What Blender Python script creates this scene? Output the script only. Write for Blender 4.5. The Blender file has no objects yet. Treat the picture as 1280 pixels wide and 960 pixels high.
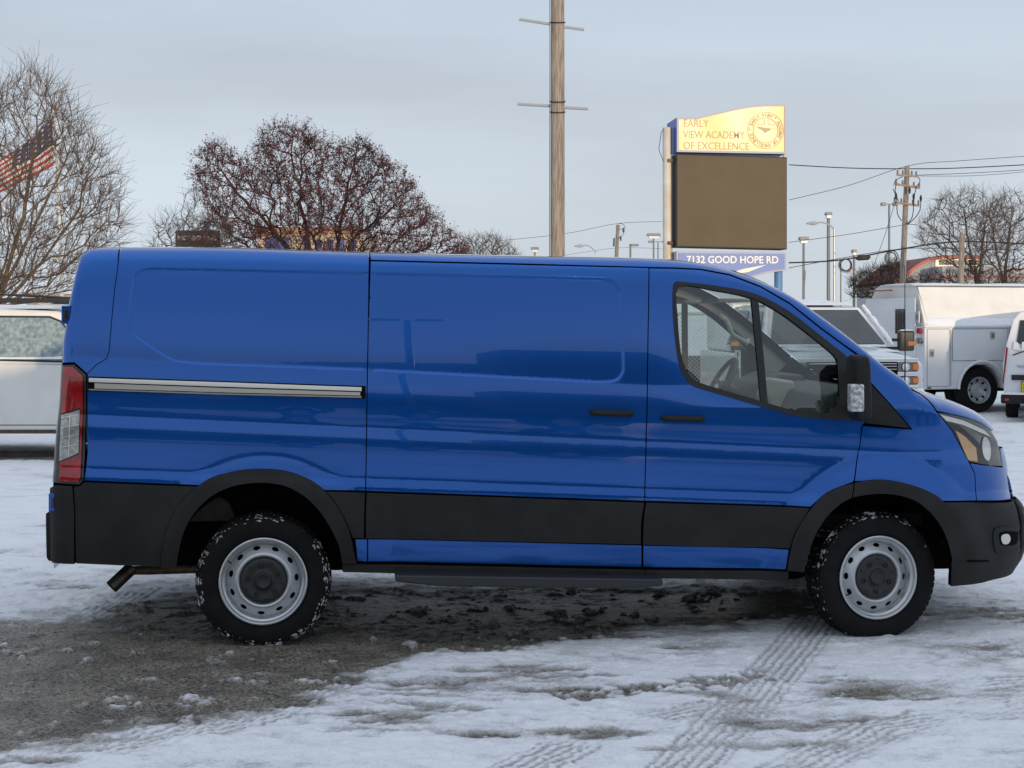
import bpy, bmesh, math, random
import numpy as np
from mathutils import Vector, Matrix, geometry
R = math.radians
sc = bpy.context.scene
C = sc.collection
rnd = random.Random(7)

# ------------------------------------------------------------------ camera
F = 1800.0            # focal length in photograph pixels (1280 wide)
CH = 1.71             # eye height
HZ = 395.0            # horizon row in the photograph
cam_d = bpy.data.cameras.new('camera')
cam = bpy.data.objects.new('camera', cam_d); C.objects.link(cam)
cam.location = (0, 0, CH); cam.rotation_euler = (R(90), 0, 0)
cam_d.sensor_width = 36.0; cam_d.lens = 36.0 * F / 1280.0
cam_d.shift_y = -(480 - HZ) / 1280.0
cam_d.clip_end = 3000; cam_d.clip_start = 0.05
sc.camera = cam

# ------------------------------------------------------------------ world, sun
SUN_EL = 4.5; SUN_AZ = 160.5       # degrees; azimuth clockwise from +Y
w = bpy.data.worlds.new('World'); sc.world = w; w.use_nodes = True
nt = w.node_tree; nt.nodes.clear()
N = nt.nodes.new; L = nt.links.new
out = N('ShaderNodeOutputWorld'); bg = N('ShaderNodeBackground'); bg.inputs['Strength'].default_value = 0.12
sky = N('ShaderNodeTexSky'); sky.sky_type = 'NISHITA'; sky.sun_disc = False
sky.sun_elevation = R(SUN_EL); sky.sun_rotation = R(SUN_AZ)
sky.altitude = 200; sky.air_density = 1.0; sky.dust_density = 1.2; sky.ozone_density = 2.0
tc = N('ShaderNodeTexCoord'); mp = N('ShaderNodeMapping'); mp.inputs['Scale'].default_value = (1.0, 1.0, 3.6)
ns = N('ShaderNodeTexNoise'); ns.inputs['Scale'].default_value = 2.6; ns.inputs['Detail'].default_value = 6; ns.inputs['Roughness'].default_value = 0.5
rp = N('ShaderNodeValToRGB'); rp.color_ramp.elements[0].position = 0.35; rp.color_ramp.elements[1].position = 0.75
rp.color_ramp.elements[0].color = (0.92, 0.92, 0.92, 1); rp.color_ramp.elements[1].color = (1, 1, 1, 1)
sx = N('ShaderNodeSeparateXYZ')
vr = N('ShaderNodeValToRGB')      # thin high cloud veil: paler low, bluer grey high
vr.color_ramp.elements[0].position = 0.0; vr.color_ramp.elements[0].color = (4.45, 5.0, 5.5, 1)
vr.color_ramp.elements[1].position = 0.30; vr.color_ramp.elements[1].color = (3.05, 3.65, 4.4, 1)
_e = vr.color_ramp.elements.new(0.13); _e.color = (3.95, 4.45, 5.0, 1)
_e = vr.color_ramp.elements.new(1.0); _e.color = (5.6, 6.1, 6.9, 1)
mx = N('ShaderNodeMix'); mx.data_type = 'RGBA'
L(tc.outputs['Generated'], mp.inputs['Vector']); L(mp.outputs['Vector'], ns.inputs['Vector'])
L(ns.outputs['Fac'], rp.inputs['Fac']); L(rp.outputs['Color'], mx.inputs['Factor'])
L(tc.outputs['Generated'], sx.inputs['Vector']); L(sx.outputs['Z'], vr.inputs['Fac'])
L(sky.outputs['Color'], mx.inputs['A'])
# soft grey banks inside the veil
ns2 = N('ShaderNodeTexNoise'); ns2.inputs['Scale'].default_value = 1.7; ns2.inputs['Detail'].default_value = 4
mp2 = N('ShaderNodeMapping'); mp2.inputs['Scale'].default_value = (1, 1, 6); mp2.inputs['Location'].default_value = (3.1, 0.4, 1.7)
L(tc.outputs['Generated'], mp2.inputs['Vector']); L(mp2.outputs['Vector'], ns2.inputs['Vector'])
rp2 = N('ShaderNodeValToRGB'); rp2.color_ramp.elements[0].position = 0.45; rp2.color_ramp.elements[1].position = 0.68
rp2.color_ramp.elements[0].color = (1, 1, 1, 1); rp2.color_ramp.elements[1].color = (0.87, 0.855, 0.855, 1)
L(ns2.outputs['Fac'], rp2.inputs['Fac'])
mm = N('ShaderNodeMix'); mm.data_type = 'RGBA'; mm.blend_type = 'MULTIPLY'; mm.inputs['Factor'].default_value = 1
L(vr.outputs['Color'], mm.inputs['A']); L(rp2.outputs['Color'], mm.inputs['B'])
L(mm.outputs['Result'], mx.inputs['B']); L(mx.outputs['Result'], bg.inputs['Color']); L(bg.outputs[0], out.inputs[0])

sl = bpy.data.lights.new('sun', 'SUN'); sl.energy = 2.0; sl.angle = R(0.6); sl.color = (1.0, 0.78, 0.52)
so = bpy.data.objects.new('sun', sl); C.objects.link(so)
sd = Vector((math.sin(R(SUN_AZ)) * math.cos(R(SUN_EL)), math.cos(R(SUN_AZ)) * math.cos(R(SUN_EL)), math.sin(R(SUN_EL))))
so.rotation_euler = sd.to_track_quat('Z', 'Y').to_euler(); so.location = (20, -20, 20)
sc.view_settings.view_transform = 'Standard'; sc.view_settings.look = 'None'
sc.view_settings.exposure = 0.45; sc.view_settings.gamma = 1.0
try: sc.view_settings.use_curve_mapping = False
except Exception: pass
try:
    sc.cycles.max_bounces = 8; sc.cycles.transparent_max_bounces = 24; sc.cycles.use_denoising = True
except Exception: pass

# ------------------------------------------------------------------ helpers
def srgb(r, g, b):
    f = lambda c: (c / 255 / 12.92) if c / 255 < 0.04045 else ((c / 255 + 0.055) / 1.055) ** 2.4
    return (f(r), f(g), f(b))
MATS = {}
def mat(name, col, rough=0.5, metal=0.0, coat=0.0, spec=0.5, noise=0.0, nscale=8.0, bump=0.0, bscale=60.0, coat_rough=0.03, col2=None, trans=0, alpha=1):
    if name in MATS: return MATS[name]
    m = bpy.data.materials.new(name); m.use_nodes = True; MATS[name] = m
    nt = m.node_tree; b = nt.nodes['Principled BSDF']
    b.inputs['Base Color'].default_value = (*col, 1); b.inputs['Roughness'].default_value = rough
    b.inputs['Metallic'].default_value = metal; b.inputs['Coat Weight'].default_value = coat
    b.inputs['Coat Roughness'].default_value = coat_rough; b.inputs['Specular IOR Level'].default_value = spec
    if noise or col2 or bump:
        t = nt.nodes.new('ShaderNodeTexCoord')
    if noise or col2:
        n = nt.nodes.new('ShaderNodeTexNoise'); n.inputs['Scale'].default_value = nscale; n.inputs['Detail'].default_value = 6
        nt.links.new(t.outputs['Object'], n.inputs['Vector'])
        r = nt.nodes.new('ShaderNodeValToRGB'); r.color_ramp.elements[0].position = 0.32; r.color_ramp.elements[1].position = 0.68
        c2 = col2 if col2 else tuple(c * (1 - noise) for c in col)
        r.color_ramp.elements[0].color = (*c2, 1); r.color_ramp.elements[1].color = (*col, 1)
        nt.links.new(n.outputs['Fac'], r.inputs['Fac']); nt.links.new(r.outputs['Color'], b.inputs['Base Color'])
    if bump:
        n2 = nt.nodes.new('ShaderNodeTexNoise'); n2.inputs['Scale'].default_value = bscale; n2.inputs['Detail'].default_value = 4
        nt.links.new(t.outputs['Object'], n2.inputs['Vector'])
        bp = nt.nodes.new('ShaderNodeBump'); bp.inputs['Strength'].default_value = bump; bp.inputs['Distance'].default_value = 0.01
        nt.links.new(n2.outputs['Fac'], bp.inputs['Height']); nt.links.new(bp.outputs['Normal'], b.inputs['Normal'])
    return m
def glass_mat(name, tint=(0.8, 0.85, 0.84), fac=0.06, rough=0.0):
    if name in MATS: return MATS[name]
    m = bpy.data.materials.new(name); m.use_nodes = True; MATS[name] = m
    nt = m.node_tree; nt.nodes.clear()
    o = nt.nodes.new('ShaderNodeOutputMaterial'); t = nt.nodes.new('ShaderNodeBsdfTransparent'); t.inputs[0].default_value = (*tint, 1)
    g = nt.nodes.new('ShaderNodeBsdfGlossy'); g.inputs['Roughness'].default_value = rough
    lw = nt.nodes.new('ShaderNodeLayerWeight'); lw.inputs['Blend'].default_value = 0.5
    f = nt.nodes.new('ShaderNodeMath'); f.operation = 'POWER'; f.inputs[1].default_value = 4.0; nt.links.new(lw.outputs['Facing'], f.inputs[0])
    a = nt.nodes.new('ShaderNodeMath'); a.operation = 'ADD'; a.inputs[1].default_value = fac; a.use_clamp = True
    mi = nt.nodes.new('ShaderNodeMixShader')
    nt.links.new(f.outputs[0], a.inputs[0]); nt.links.new(a.outputs[0], mi.inputs[0])
    nt.links.new(t.outputs[0], mi.inputs[1]); nt.links.new(g.outputs[0], mi.inputs[2]); nt.links.new(mi.outputs[0], o.inputs[0])
    return m

def tag(o, label=None, cat=None, group=None, kind=None):
    if label: o['label'] = label
    if cat: o['category'] = cat
    if group: o['group'] = group
    if kind: o['kind'] = kind
    return o
def empty(name, loc, rz=0.0):
    o = bpy.data.objects.new(name, None); C.objects.link(o); o.location = loc; o.rotation_euler = (0, 0, rz)
    o.empty_display_size = 0.3
    return o
def link_mesh(name, me, m, parent=None):
    o = bpy.data.objects.new(name, me); C.objects.link(o)
    if m is not None:
        for mm_ in (m if isinstance(m, (list, tuple)) else [m]): me.materials.append(mm_)
    if parent: o.parent = parent
    return o
def copy_tree(o, parent=None):
    c = o.copy(); C.objects.link(c)
    if parent: c.parent = parent
    for ch in list(o.children): copy_tree(ch, c)
    return c

class MB:
    """collects verts / faces, builds one mesh"""
    def __init__(s): s.v = []; s.f = []
    def add(s, vs, fs):
        k = len(s.v); s.v += [tuple(p) for p in vs]; s.f += [tuple(i + k for i in q) for q in fs]; return s
    def box(s, x0, x1, y0, y1, z0, z1, M=None):
        vs = [(x, y, z) for z in (z0, z1) for y in (y0, y1) for x in (x0, x1)]
        if M is not None: vs = [tuple(M @ Vector(p)) for p in vs]
        return s.add(vs, [(0, 2, 3, 1), (4, 5, 7, 6), (0, 1, 5, 4), (2, 6, 7, 3), (0, 4, 6, 2), (1, 3, 7, 5)])
    def prism(s, pts, y0, y1, axis='y', fn=None):
        """polygon of (a,b) extruded; axis y: (a,y,b); x: (x,a,b); z: (a,b,z)"""
        n = len(pts); vs = []
        for t in (y0, y1):
            for a, b in pts:
                p = (a, t, b) if axis == 'y' else ((t, a, b) if axis == 'x' else (a, b, t))
                vs.append(fn(p) if fn else p)
        fs = [tuple(range(n)), tuple(range(2 * n - 1, n - 1, -1))]
        for i in range(n):
            j = (i + 1) % n; fs.append((i, i + n, j + n, j))
        return s.add(vs, fs)
    def tube(s, pts, rad, n=8, cap=True):
        pts = [Vector(p) for p in pts]; m = len(pts)
        rr = rad if isinstance(rad, (list, tuple)) else [rad] * m
        base = len(s.v); up = None
        for i, p in enumerate(pts):
            d = (pts[min(i + 1, m - 1)] - pts[max(i - 1, 0)]).normalized()
            if up is None:
                up = Vector((0, 0, 1)) if abs(d.z) < 0.9 else Vector((1, 0, 0))
            a = d.cross(up); a = a.normalized() if a.length > 1e-6 else d.orthogonal().normalized()
            b = a.cross(d).normalized(); up = b
            for k in range(n):
                t = 2 * math.pi * k / n
                s.v.append(tuple(p + (a * math.cos(t) + b * math.sin(t)) * rr[i]))
        for i in range(m - 1):
            for k in range(n):
                k2 = (k + 1) % n
                s.f.append((base + i * n + k, base + i * n + k2, base + (i + 1) * n + k2, base + (i + 1) * n + k))
        if cap:
            s.f.append(tuple(base + k for k in range(n - 1, -1, -1))); s.f.append(tuple(base + (m - 1) * n + k for k in range(n)))
        return s
    def lathe(s, prof, n=32, c=(0, 0, 0), axis='z', arc=(0, 2 * math.pi)):
        """prof: list of (r, h)"""
        base = len(s.v); full = abs(arc[1] - arc[0] - 2 * math.pi) < 1e-6; nn = n if full else n + 1
        for r, h in prof:
            for k in range(nn):
                t = arc[0] + (arc[1] - arc[0]) * k / n; a, b = r * math.cos(t), r * math.sin(t)
                p = {'z': (a, b, h), 'y': (a, h, b), 'x': (h, a, b)}[axis]
                s.v.append((p[0] + c[0], p[1] + c[1], p[2] + c[2]))
        for i in range(len(prof) - 1):
            for k in range(n):
                k2 = (k + 1) % nn
                s.f.append((base + i * nn + k, base + i * nn + k2, base + (i + 1) * nn + k2, base + (i + 1) * nn + k))
        return s
    def build(s, name, m, parent=None, smooth=False, ang=35, bevel=0.0, seg=2, sub=0):
        me = bpy.data.meshes.new(name); me.from_pydata(s.v, [], s.f); me.update()
        bm = bmesh.new(); bm.from_mesh(me); bmesh.ops.recalc_face_normals(bm, faces=bm.faces); bm.to_mesh(me); bm.free()
        if smooth or bevel:
            me.polygons.foreach_set('use_smooth', [True] * len(me.polygons)); me.set_sharp_from_angle(angle=R(ang))
        o = link_mesh(name, me, m, parent)
        if bevel:
            b = o.modifiers.new('bevel', 'BEVEL'); b.width = bevel; b.segments = seg; b.limit_method = 'ANGLE'; b.angle_limit = R(30)
            b.harden_normals = True
        return o
def P3(px, py, Y):
    """world point seen at photograph pixel (px,py) at depth Y"""
    return Vector(((px - 640) / F * Y, Y, CH - (py - HZ) / F * Y))

# ---- numpy noise
def _hash(ix, iy, seed):
    h = (ix.astype(np.int64) * 374761393 + iy.astype(np.int64) * 668265263 + seed * 1442695041) & 0xFFFFFFFF
    h = ((h ^ (h >> 13)) * 1274126177) & 0xFFFFFFFF
    h = h ^ (h >> 16)
    return (h & 0xFFFFFF) / float(0xFFFFFF)
def vnoise(x, y, seed=0):
    ix = np.floor(x); iy = np.floor(y); fx = x - ix; fy = y - iy
    fx = fx * fx * (3 - 2 * fx); fy = fy * fy * (3 - 2 * fy)
    a = _hash(ix, iy, seed); b = _hash(ix + 1, iy, seed); c = _hash(ix, iy + 1, seed); d = _hash(ix + 1, iy + 1, seed)
    return (a * (1 - fx) + b * fx) * (1 - fy) + (c * (1 - fx) + d * fx) * fy
def fbm(x, y, oct=4, seed=0, gain=0.5):
    t = 0; a = 1; s_ = 0
    for o in range(oct):
        t = t + a * vnoise(x * 2 ** o + 17.3 * o, y * 2 ** o + 9.1 * o, seed + o); s_ += a; a *= gain
    return t / s_
def sstep(a, b, x):
    t = np.clip((x - a) / (b - a), 0, 1); return t * t * (3 - 2 * t)
def inpoly(px, py, poly):
    px = np.asarray(px, float); py = np.asarray(py, float); ins = np.zeros(px.shape, bool); n = len(poly)
    for i in range(n):
        x1, y1 = poly[i]; x2, y2 = poly[(i + 1) % n]
        if y1 == y2: continue
        c = ((y1 > py) != (y2 > py)) & (px < (x2 - x1) * (py - y1) / (y2 - y1) + x1)
        ins ^= c
    return ins
def seg_dist(px, py, poly, closed=True):
    d = np.full(np.shape(px), 1e9); n = len(poly)
    for i in range(n if closed else n - 1):
        x1, y1 = poly[i]; x2, y2 = poly[(i + 1) % n]; dx, dy = x2 - x1, y2 - y1; l2 = dx * dx + dy * dy
        if l2 < 1e-14: continue
        t = np.clip(((px - x1) * dx + (py - y1) * dy) / l2, 0, 1)
        d = np.minimum(d, np.hypot(px - x1 - t * dx, py - y1 - t * dy))
    return d
def sdf(px, py, poly):
    d = seg_dist(px, py, poly); return np.where(inpoly(px, py, poly), d, -d)
def dens(pts, step, closed=True):
    o = []; n = len(pts)
    for i in range(n if closed else n - 1):
        a = pts[i]; b = pts[(i + 1) % n]; k = max(1, int(math.ceil(math.dist(a, b) / step)))
        o += [(a[0] + (b[0] - a[0]) * j / k, a[1] + (b[1] - a[1]) * j / k) for j in range(k)]
    if not closed: o.append(tuple(pts[-1]))
    return o
def catmull(pts, k=6, closed=False):
    o = []; n = len(pts); g = (lambda i: pts[i % n]) if closed else (lambda i: pts[max(0, min(n - 1, i))])
    for i in range(n if closed else n - 1):
        p0, p1, p2, p3 = g(i - 1), g(i), g(i + 1), g(i + 2)
        for j in range(k):
            t = j / k
            o.append(tuple(0.5 * ((2 * b) + (-a + c) * t + (2 * a - 5 * b + 4 * c - d) * t * t + (-a + 3 * b - 3 * c + d) * t ** 3) for a, b, c, d in zip(p0, p1, p2, p3)))
    if not closed: o.append(tuple(pts[-1]))
    return o
def ofs_poly(pts, d):
    """inset polygon by d (positive shrinks), any orientation"""
    n = len(pts); A = sum(pts[i][0] * pts[(i + 1) % n][1] - pts[(i + 1) % n][0] * pts[i][1] for i in range(n))
    sg = 1 if A > 0 else -1; o = []
    for i in range(n):
        p0, p1, p2 = pts[i - 1], pts[i], pts[(i + 1) % n]
        e1 = Vector((p1[0] - p0[0], p1[1] - p0[1])); e2 = Vector((p2[0] - p1[0], p2[1] - p1[1]))
        if e1.length < 1e-9 or e2.length < 1e-9: o.append(p1); continue
        e1.normalize(); e2.normalize(); n1 = Vector((-e1.y, e1.x)) * sg; n2 = Vector((-e2.y, e2.x)) * sg
        m_ = n1 + n2
        if m_.length < 0.2: o.append(p1); continue
        m_.normalize(); k = d / max(0.4, m_.dot(n1)); o.append((p1[0] + m_.x * k, p1[1] + m_.y * k))
    return o

# ------------------------------------------------------------------ materials
M_paint = mat('blue_paint', (0.0007, 0.086, 0.38), rough=0.16, metal=0.64, coat=0.8, spec=0.35, coat_rough=0.01); M_paint.node_tree.nodes['Principled BSDF'].inputs['Coat IOR'].default_value = 1.5
M_clad = mat('black_cladding', (0.010, 0.010, 0.010), rough=0.6, spec=.3, bump=0.25, bscale=700, col2=(.019, .018, .017), nscale=5)
M_black = mat('black_void', (0.004, 0.004, 0.004), rough=0.9, spec=0.1)
M_rub = mat('black_rubber', (0.012, 0.012, 0.012), rough=0.6)
M_gloss = mat('black_gloss', (0.008, 0.008, 0.008), rough=0.2, coat=0.5)
M_chrome = mat('bright_metal', (0.75, 0.73, 0.70), rough=0.16, metal=1.0)
M_rim = mat('silver_rim', (0.56, 0.57, 0.58), rough=0.34, metal=0.75, noise=0.12, nscale=30)
M_tyre = mat('tyre_rubber', (0.009, 0.009, 0.0095), rough=0.8, spec=.22, noise=0.35, nscale=14, bump=0.3, bscale=120)
M_dsnow = mat('dirty_snow', (0.62, 0.61, 0.60), rough=0.8, bump=0.5, bscale=120, noise=0.45, nscale=25)
M_snow = mat('snow', (0.80, 0.82, 0.86), rough=0.75, bump=0.5, bscale=90, noise=0.1, nscale=20)
M_trim = mat('grey_trim', (0.52, 0.47, 0.40), rough=0.75)
M_dtrim = mat('dark_trim', (0.07, 0.07, 0.068), rough=0.65)
M_seat = mat('seat_fabric', (0.05, 0.05, 0.055), rough=0.9, bump=0.3, bscale=300)
M_glass = glass_mat('side_glass', (0.78, 0.85, 0.81), 0.12)
M_wglass = glass_mat('windshield_glass', (0.88, 0.92, 0.90), 0.08)
M_lens = glass_mat('clear_lens', (0.92, 0.93, 0.93), 0.10)
M_white = mat('white_paint', (0.74, 0.75, 0.76), rough=0.3, coat=0.6, noise=0.08, nscale=2)
M_rust = mat('rusty_steel', (0.20, 0.12, 0.06), rough=0.6, metal=0.5, col2=(0.05, 0.035, 0.025), nscale=25)
# ------------------------------------------------------------------ the blue van
TH = R(6.0); CT, ST = math.cos(TH), math.sin(TH)
VX, VY = -1.296, 7.5
WID = 2.0                    # distance between the two body sides
van = empty('cargo_van', (VX, VY, 0), TH)
tag(van, 'bright blue cargo van with black lower cladding, seen side-on in the foreground', 'van')

def bp(px, py, v=0.0):
    """photo pixel -> (u,w) on the van-parallel plane at depth v"""
    dx = (px - 640) / F
    # X = VX + u*CT - v*ST ; Y = VY + u*ST + v*CT ; X = dx*Y
    u = (dx * (VY + v * CT) - VX + v * ST) / (CT - dx * ST)
    Y = VY + u * ST + v * CT
    return u, CH - (py - HZ) / F * Y

_sil = [(78,322,.20),(97,315,.20),(112,311.5,.20),(127,309.8,.20),(200,309.5,.20),(300,310.5,.20),(460,316,.20),(640,320,.20),(760,322,.20),(811,323.5,.20),(840,325,.20),(875,328.5,.20),(912,337,.22),(950,351,.24),(987,369.5,.24),(1025,396,.23),(1062,424.5,.22),(1100,456,.21),(1120,470,.21),(1141,484,.22),(1175,495,.32),(1212,510,.45),(1235,523,.5),(1248,537,.5),(1254,552,.45),(1259,575,.4)]
_SU = [bp(*p) for p in _sil]
_su = np.array([p[0] for p in _SU]); _sw = np.array([p[1] for p in _SU])
_pxs = np.array([p[0] for p in _sil], float)
# smooth resample of the silhouette
_c = catmull(list(zip(_su, _sw, _pxs)), 8); _cu = np.array([p[0] for p in _c]); _cw = np.array([p[1] for p in _c]); _cp = np.array([p[2] for p in _c])
_mono = np.maximum.accumulate(_cu) + np.arange(len(_cu)) * 1e-7
def Ztop(u): return np.interp(u, _mono, _cw)
def PXs(u): return np.interp(u, _mono, _cp)
_rear = [(55.5, 697), (55.5, 641), (64, 620), (67, 600), (71, 573), (74, 530), (77, 500), (79, 455), (80, 430), (84, 407), (89, 377), (96, 345), (101, 325)]
_RR = sorted([bp(x, y, .07 if y > 590 else .12 + max(0, 455 - y) * .0006)[::-1] for x, y in _rear])
_rw = np.array([p[0] for p in _RR]); _ru = np.array([p[1] for p in _RR])
_ru2 = np.where(_rw < bp(60, 612)[1], bp(66, 600, .06)[0], _ru)
def Urear(w): return np.interp(w, _rw, _ru2)
_front = [(1263, 545), (1264, 562), (1268, 585), (1274, 625), (1282, 632), (1289, 645), (1291, 678), (1284, 699), (1272, 717), (1262, 733)]
_FR = sorted([((lambda q: (q[1], q[0] + .075))(bp(x, y, .35))) for x, y in _front])
_fw = np.array([p[0] for p in _FR]); _fu = np.array([p[1] for p in _FR])
def Ufront(w): return np.interp(w, _fw, _fu)
U0 = 3.42
# key lines across the side
def _ln(a, b): (u1, w1), (u2, w2) = bp(*a), bp(*b); return (w1 - (w2 - w1) / (u2 - u1) * u1, (w2 - w1) / (u2 - u1))
KL = [_ln((458, 712), (808, 720)), _ln((458, 673), (808, 681)), _ln((458, 614), (808, 627)), _ln((458, 599), (808, 611)), _ln((458, 535), (808, 551)), _ln((458, 465), (808, 481)), _ln((458, 316), (808, 324))]
# slope (degrees inward with height) over s in [0,6]
_sk = [(0, -9), (.5, -6), (1, -3), (1.3, -2), (1.85, 1), (2, 2), (2.35, 4), (2.45, 13), (2.9, 13), (3.05, 2), (3.12, -1.0), (3.5, .4), (3.72, 2.4), (3.84, 6.5), (3.97, 8), (4.03, 1.0), (4.15, .2), (4.42, 1.6), (4.62, 3.4), (4.8, 5.5), (4.97, 6.5), (5.02, 2.6), (5.1, 2.8), (5.25, 4.0), (5.6, 6.0), (5.85, 8), (6, 11), (7, 11)]
_kw = np.array([k[0] + k[1] * 1.3 for k in KL])
_S = np.linspace(0, 7, 1401); _slope = np.tan(np.radians(np.interp(_S, [a for a, _ in _sk], [b for _, b in _sk])))
_dz = np.interp(_S[:-1] + .0025, np.arange(6) + .5, np.diff(_kw)) if False else np.array([np.diff(_kw)[min(5, int(s))] for s in _S[:-1]])
_ker = np.ones(9) / 9; _slope = np.convolve(np.pad(_slope, 4, 'edge'), _ker, 'valid')
_VT = np.concatenate([[0], np.cumsum(_slope[:-1] * _dz * .005)])
_VT = _VT - _VT.min()
def sparam(u, w):
    u = np.asarray(u, float); w = np.asarray(w, float); hs = [k[0] + k[1] * np.minimum(u, 3.4) for k in KL]; s = np.zeros(np.broadcast(u, w).shape)
    for i in range(6):
        s = s + np.clip((w - hs[i]) / (hs[i + 1] - hs[i]), 0, 1 if i < 5 else 2)
    return s
def arch_c(px, py): return bp(px, py, .04)
ACR = arch_c(329, 727); ACF = arch_c(1098.5, 722)
def _rpoly(pts): return dens(catmull([bp(*p) for p in pts], 3, True), .06)
EMB = [bp(462,340)] + [bp(*p) for p in catmull([(195,334),(178,335),(168,340),(163,348),(158,385),(158,403),(163,416),(175,427),(208,448),(222,453),(250,456)], 4)] + [bp(462,464)]
EMB2 = [bp(462,340)] + [bp(*p) for p in catmull([(757,347),(770,351),(777,360),(779,375),(782,455),(780,468),(773,476),(760,479),(740,479)], 4)] + [bp(462,464)]
BUMPK = []
def V(u, w, emb=True):
    u = np.asarray(u, float); w = np.asarray(w, float); u, w = np.broadcast_arrays(u, w)
    v = np.interp(sparam(u, w), _S, _VT)
    fr = sstep(2.0, 2.9, u)
    # cab leans in above the belt
    v = v + np.tan(R(7)) * np.maximum(0, w - 1.22) * fr
    # wheel arch stampings
    for (cx, cz), r0, amp in ((ACR, .50, .022), (ACF, .50, .042)):
        r = np.hypot(u - cx, (w - cz) * 1.02)
        k = sstep(r0 + .20, r0 + .02, r) * sstep(cz - .1, cz + .15, w)
        v = v - amp * k
    # top edge
    zt = Ztop(u); th = np.arctan((Ztop(u + .02) - Ztop(u - .02)) / .04)
    q = np.maximum(0, (zt - w) * np.cos(th)); px = PXs(u)
    a = np.interp(px, [90, 880, 1000, 1120, 1160, 1260], [.11, .11, .10, .12, .34, .40])
    b = np.interp(px, [90, 880, 1000, 1120, 1160, 1260], [.085, .085, .06, .06, .13, .16])
    t = np.clip(1 - q / b, 0, 1); v = v + a * (1 - (1 - t ** 2.2) ** (1 / 2.2))
    # nose in plan
    t = np.clip((u - U0) / (Ufront(w) - U0), 0, 1); v = v + .86 * (1 - (1 - t ** 2.5) ** (1 / 2.5))
    # rear corner
    t = np.clip(1 - (u - Urear(w)) / .075, 0, 1); v = v + .07 * (1 - (1 - t ** 2.2) ** (1 / 2.2))
    if emb:
        for E in (EMB, EMB2):
            bb = (u > min(p[0] for p in E) - .05) & (u < max(p[0] for p in E) + .05) & (w > min(p[1] for p in E) - .05) & (w < max(p[1] for p in E) + .05)
            if bb.any():
                d = np.full(u.shape, -1.0); d[bb] = sdf(u[bb], w[bb], E)
                if E is EMB: d = np.minimum(d, 9) ; d = np.where(u > E[0][0] - .03, np.maximum(d, .03 * (d > -.001)), d)
                else: d = np.where(u < E[0][0] + .03, np.maximum(d, .03 * (d > -.001)), d)
                v = v + .008 * sstep(-.004, .013, d)
    return np.minimum(v, WID / 2 - .015)
def VN(u, w, side=1):
    h = .0015
    vu = (V(u + h, w) - V(u - h, w)) / (2 * h); vw = (V(u, w + h) - V(u, w - h)) / (2 * h)
    vu = np.clip(vu, -12, 12); vw = np.clip(vw, -12, 12)
    n = np.stack([vu, -np.ones_like(vu), vw], -1); return n / np.linalg.norm(n, axis=-1, keepdims=True)
def sp(px, py):
    """pixel -> (u,w) on the body surface (iterated)"""
    v = 0.0
    for _ in range(14):
        u, w = bp(px, py, v); v = .5 * v + .5 * float(V(u, w, False))
    return bp(px, py, v)
def L2(pts): return [sp(x, y) for x, y in pts]

def cdt_mesh(outline, holes, pts):
    co = []; ed = []
    for lp in [outline] + holes:
        k = len(co); n = len(lp); co += lp; ed += [(k + i, k + (i + 1) % n) for i in range(n)]
    co += pts
    r = geometry.delaunay_2d_cdt([Vector(p) for p in co], ed, [], 0, 1e-6)
    vs = np.array([[p.x, p.y] for p in r[0]]); fs = np.array([f for f in r[2] if len(f) == 3])
    c = vs[fs].mean(1); keep = inpoly(c[:, 0], c[:, 1], outline)
    for h in holes: keep &= ~inpoly(c[:, 0], c[:, 1], h)
    return vs, fs[keep]

def surf_mesh(name, vs, fs, loops, off, lip, side, scale=None):
    """vs (n,2) on the body side -> mesh with analytic normals; loops = boundary loops for the rolled edge"""
    v = V(vs[:, 0], vs[:, 1]); nn = VN(vs[:, 0], vs[:, 1])
    co = np.stack([vs[:, 0], v, vs[:, 1]], 1) + nn * off
    nor = nn.copy(); faces = [tuple(f) for f in fs]
    # make faces point to -v
    out = []
    for a, b, c in faces:
        cr = (vs[b][0] - vs[a][0]) * (vs[c][1] - vs[a][1]) - (vs[b][1] - vs[a][1]) * (vs[c][0] - vs[a][0])
        out.append((a, b, c) if cr > 0 else (a, c, b))
    nb = len(co)
    if lip:
        for lp in loops:
            L_ = np.array(lp); v2 = V(L_[:, 0], L_[:, 1]); n2 = VN(L_[:, 0], L_[:, 1])
            p0 = np.stack([L_[:, 0], v2, L_[:, 1]], 1) + n2 * off; p1 = p0 - n2 * lip
            k = len(co); n = len(L_)
            tng = np.roll(p0, -1, 0) - np.roll(p0, 1, 0); side_n = np.cross(tng, n2); side_n /= (np.linalg.norm(side_n, axis=1, keepdims=True) + 1e-9)
            area = 0.5 * np.sum(L_[:, 0] * np.roll(L_[:, 1], -1) - np.roll(L_[:, 0], -1) * L_[:, 1])
            co = np.concatenate([co, p0, p1]); nor = np.concatenate([nor, side_n, side_n])
            for i in range(n):
                j = (i + 1) % n; out.append((k + i, k + j, k + n + j, k + n + i) if area < 0 else (k + j, k + i, k + n + i, k + n + j))
    if side < 0:
        co = co * [1, -1, 1] + [0, WID, 0]; nor = nor * [1, -1, 1]; out = [tuple(reversed(f)) for f in out]
    me = bpy.data.meshes.new(name); me.from_pydata(co.tolist(), [], out)
    me.polygons.foreach_set('use_smooth', [True] * len(me.polygons))
    me.normals_split_custom_set_from_vertices(nor.tolist())
    return me
_qs = [.0008, .002, .005, .009, .014, .021, .029, .038, .05, .065]
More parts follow.
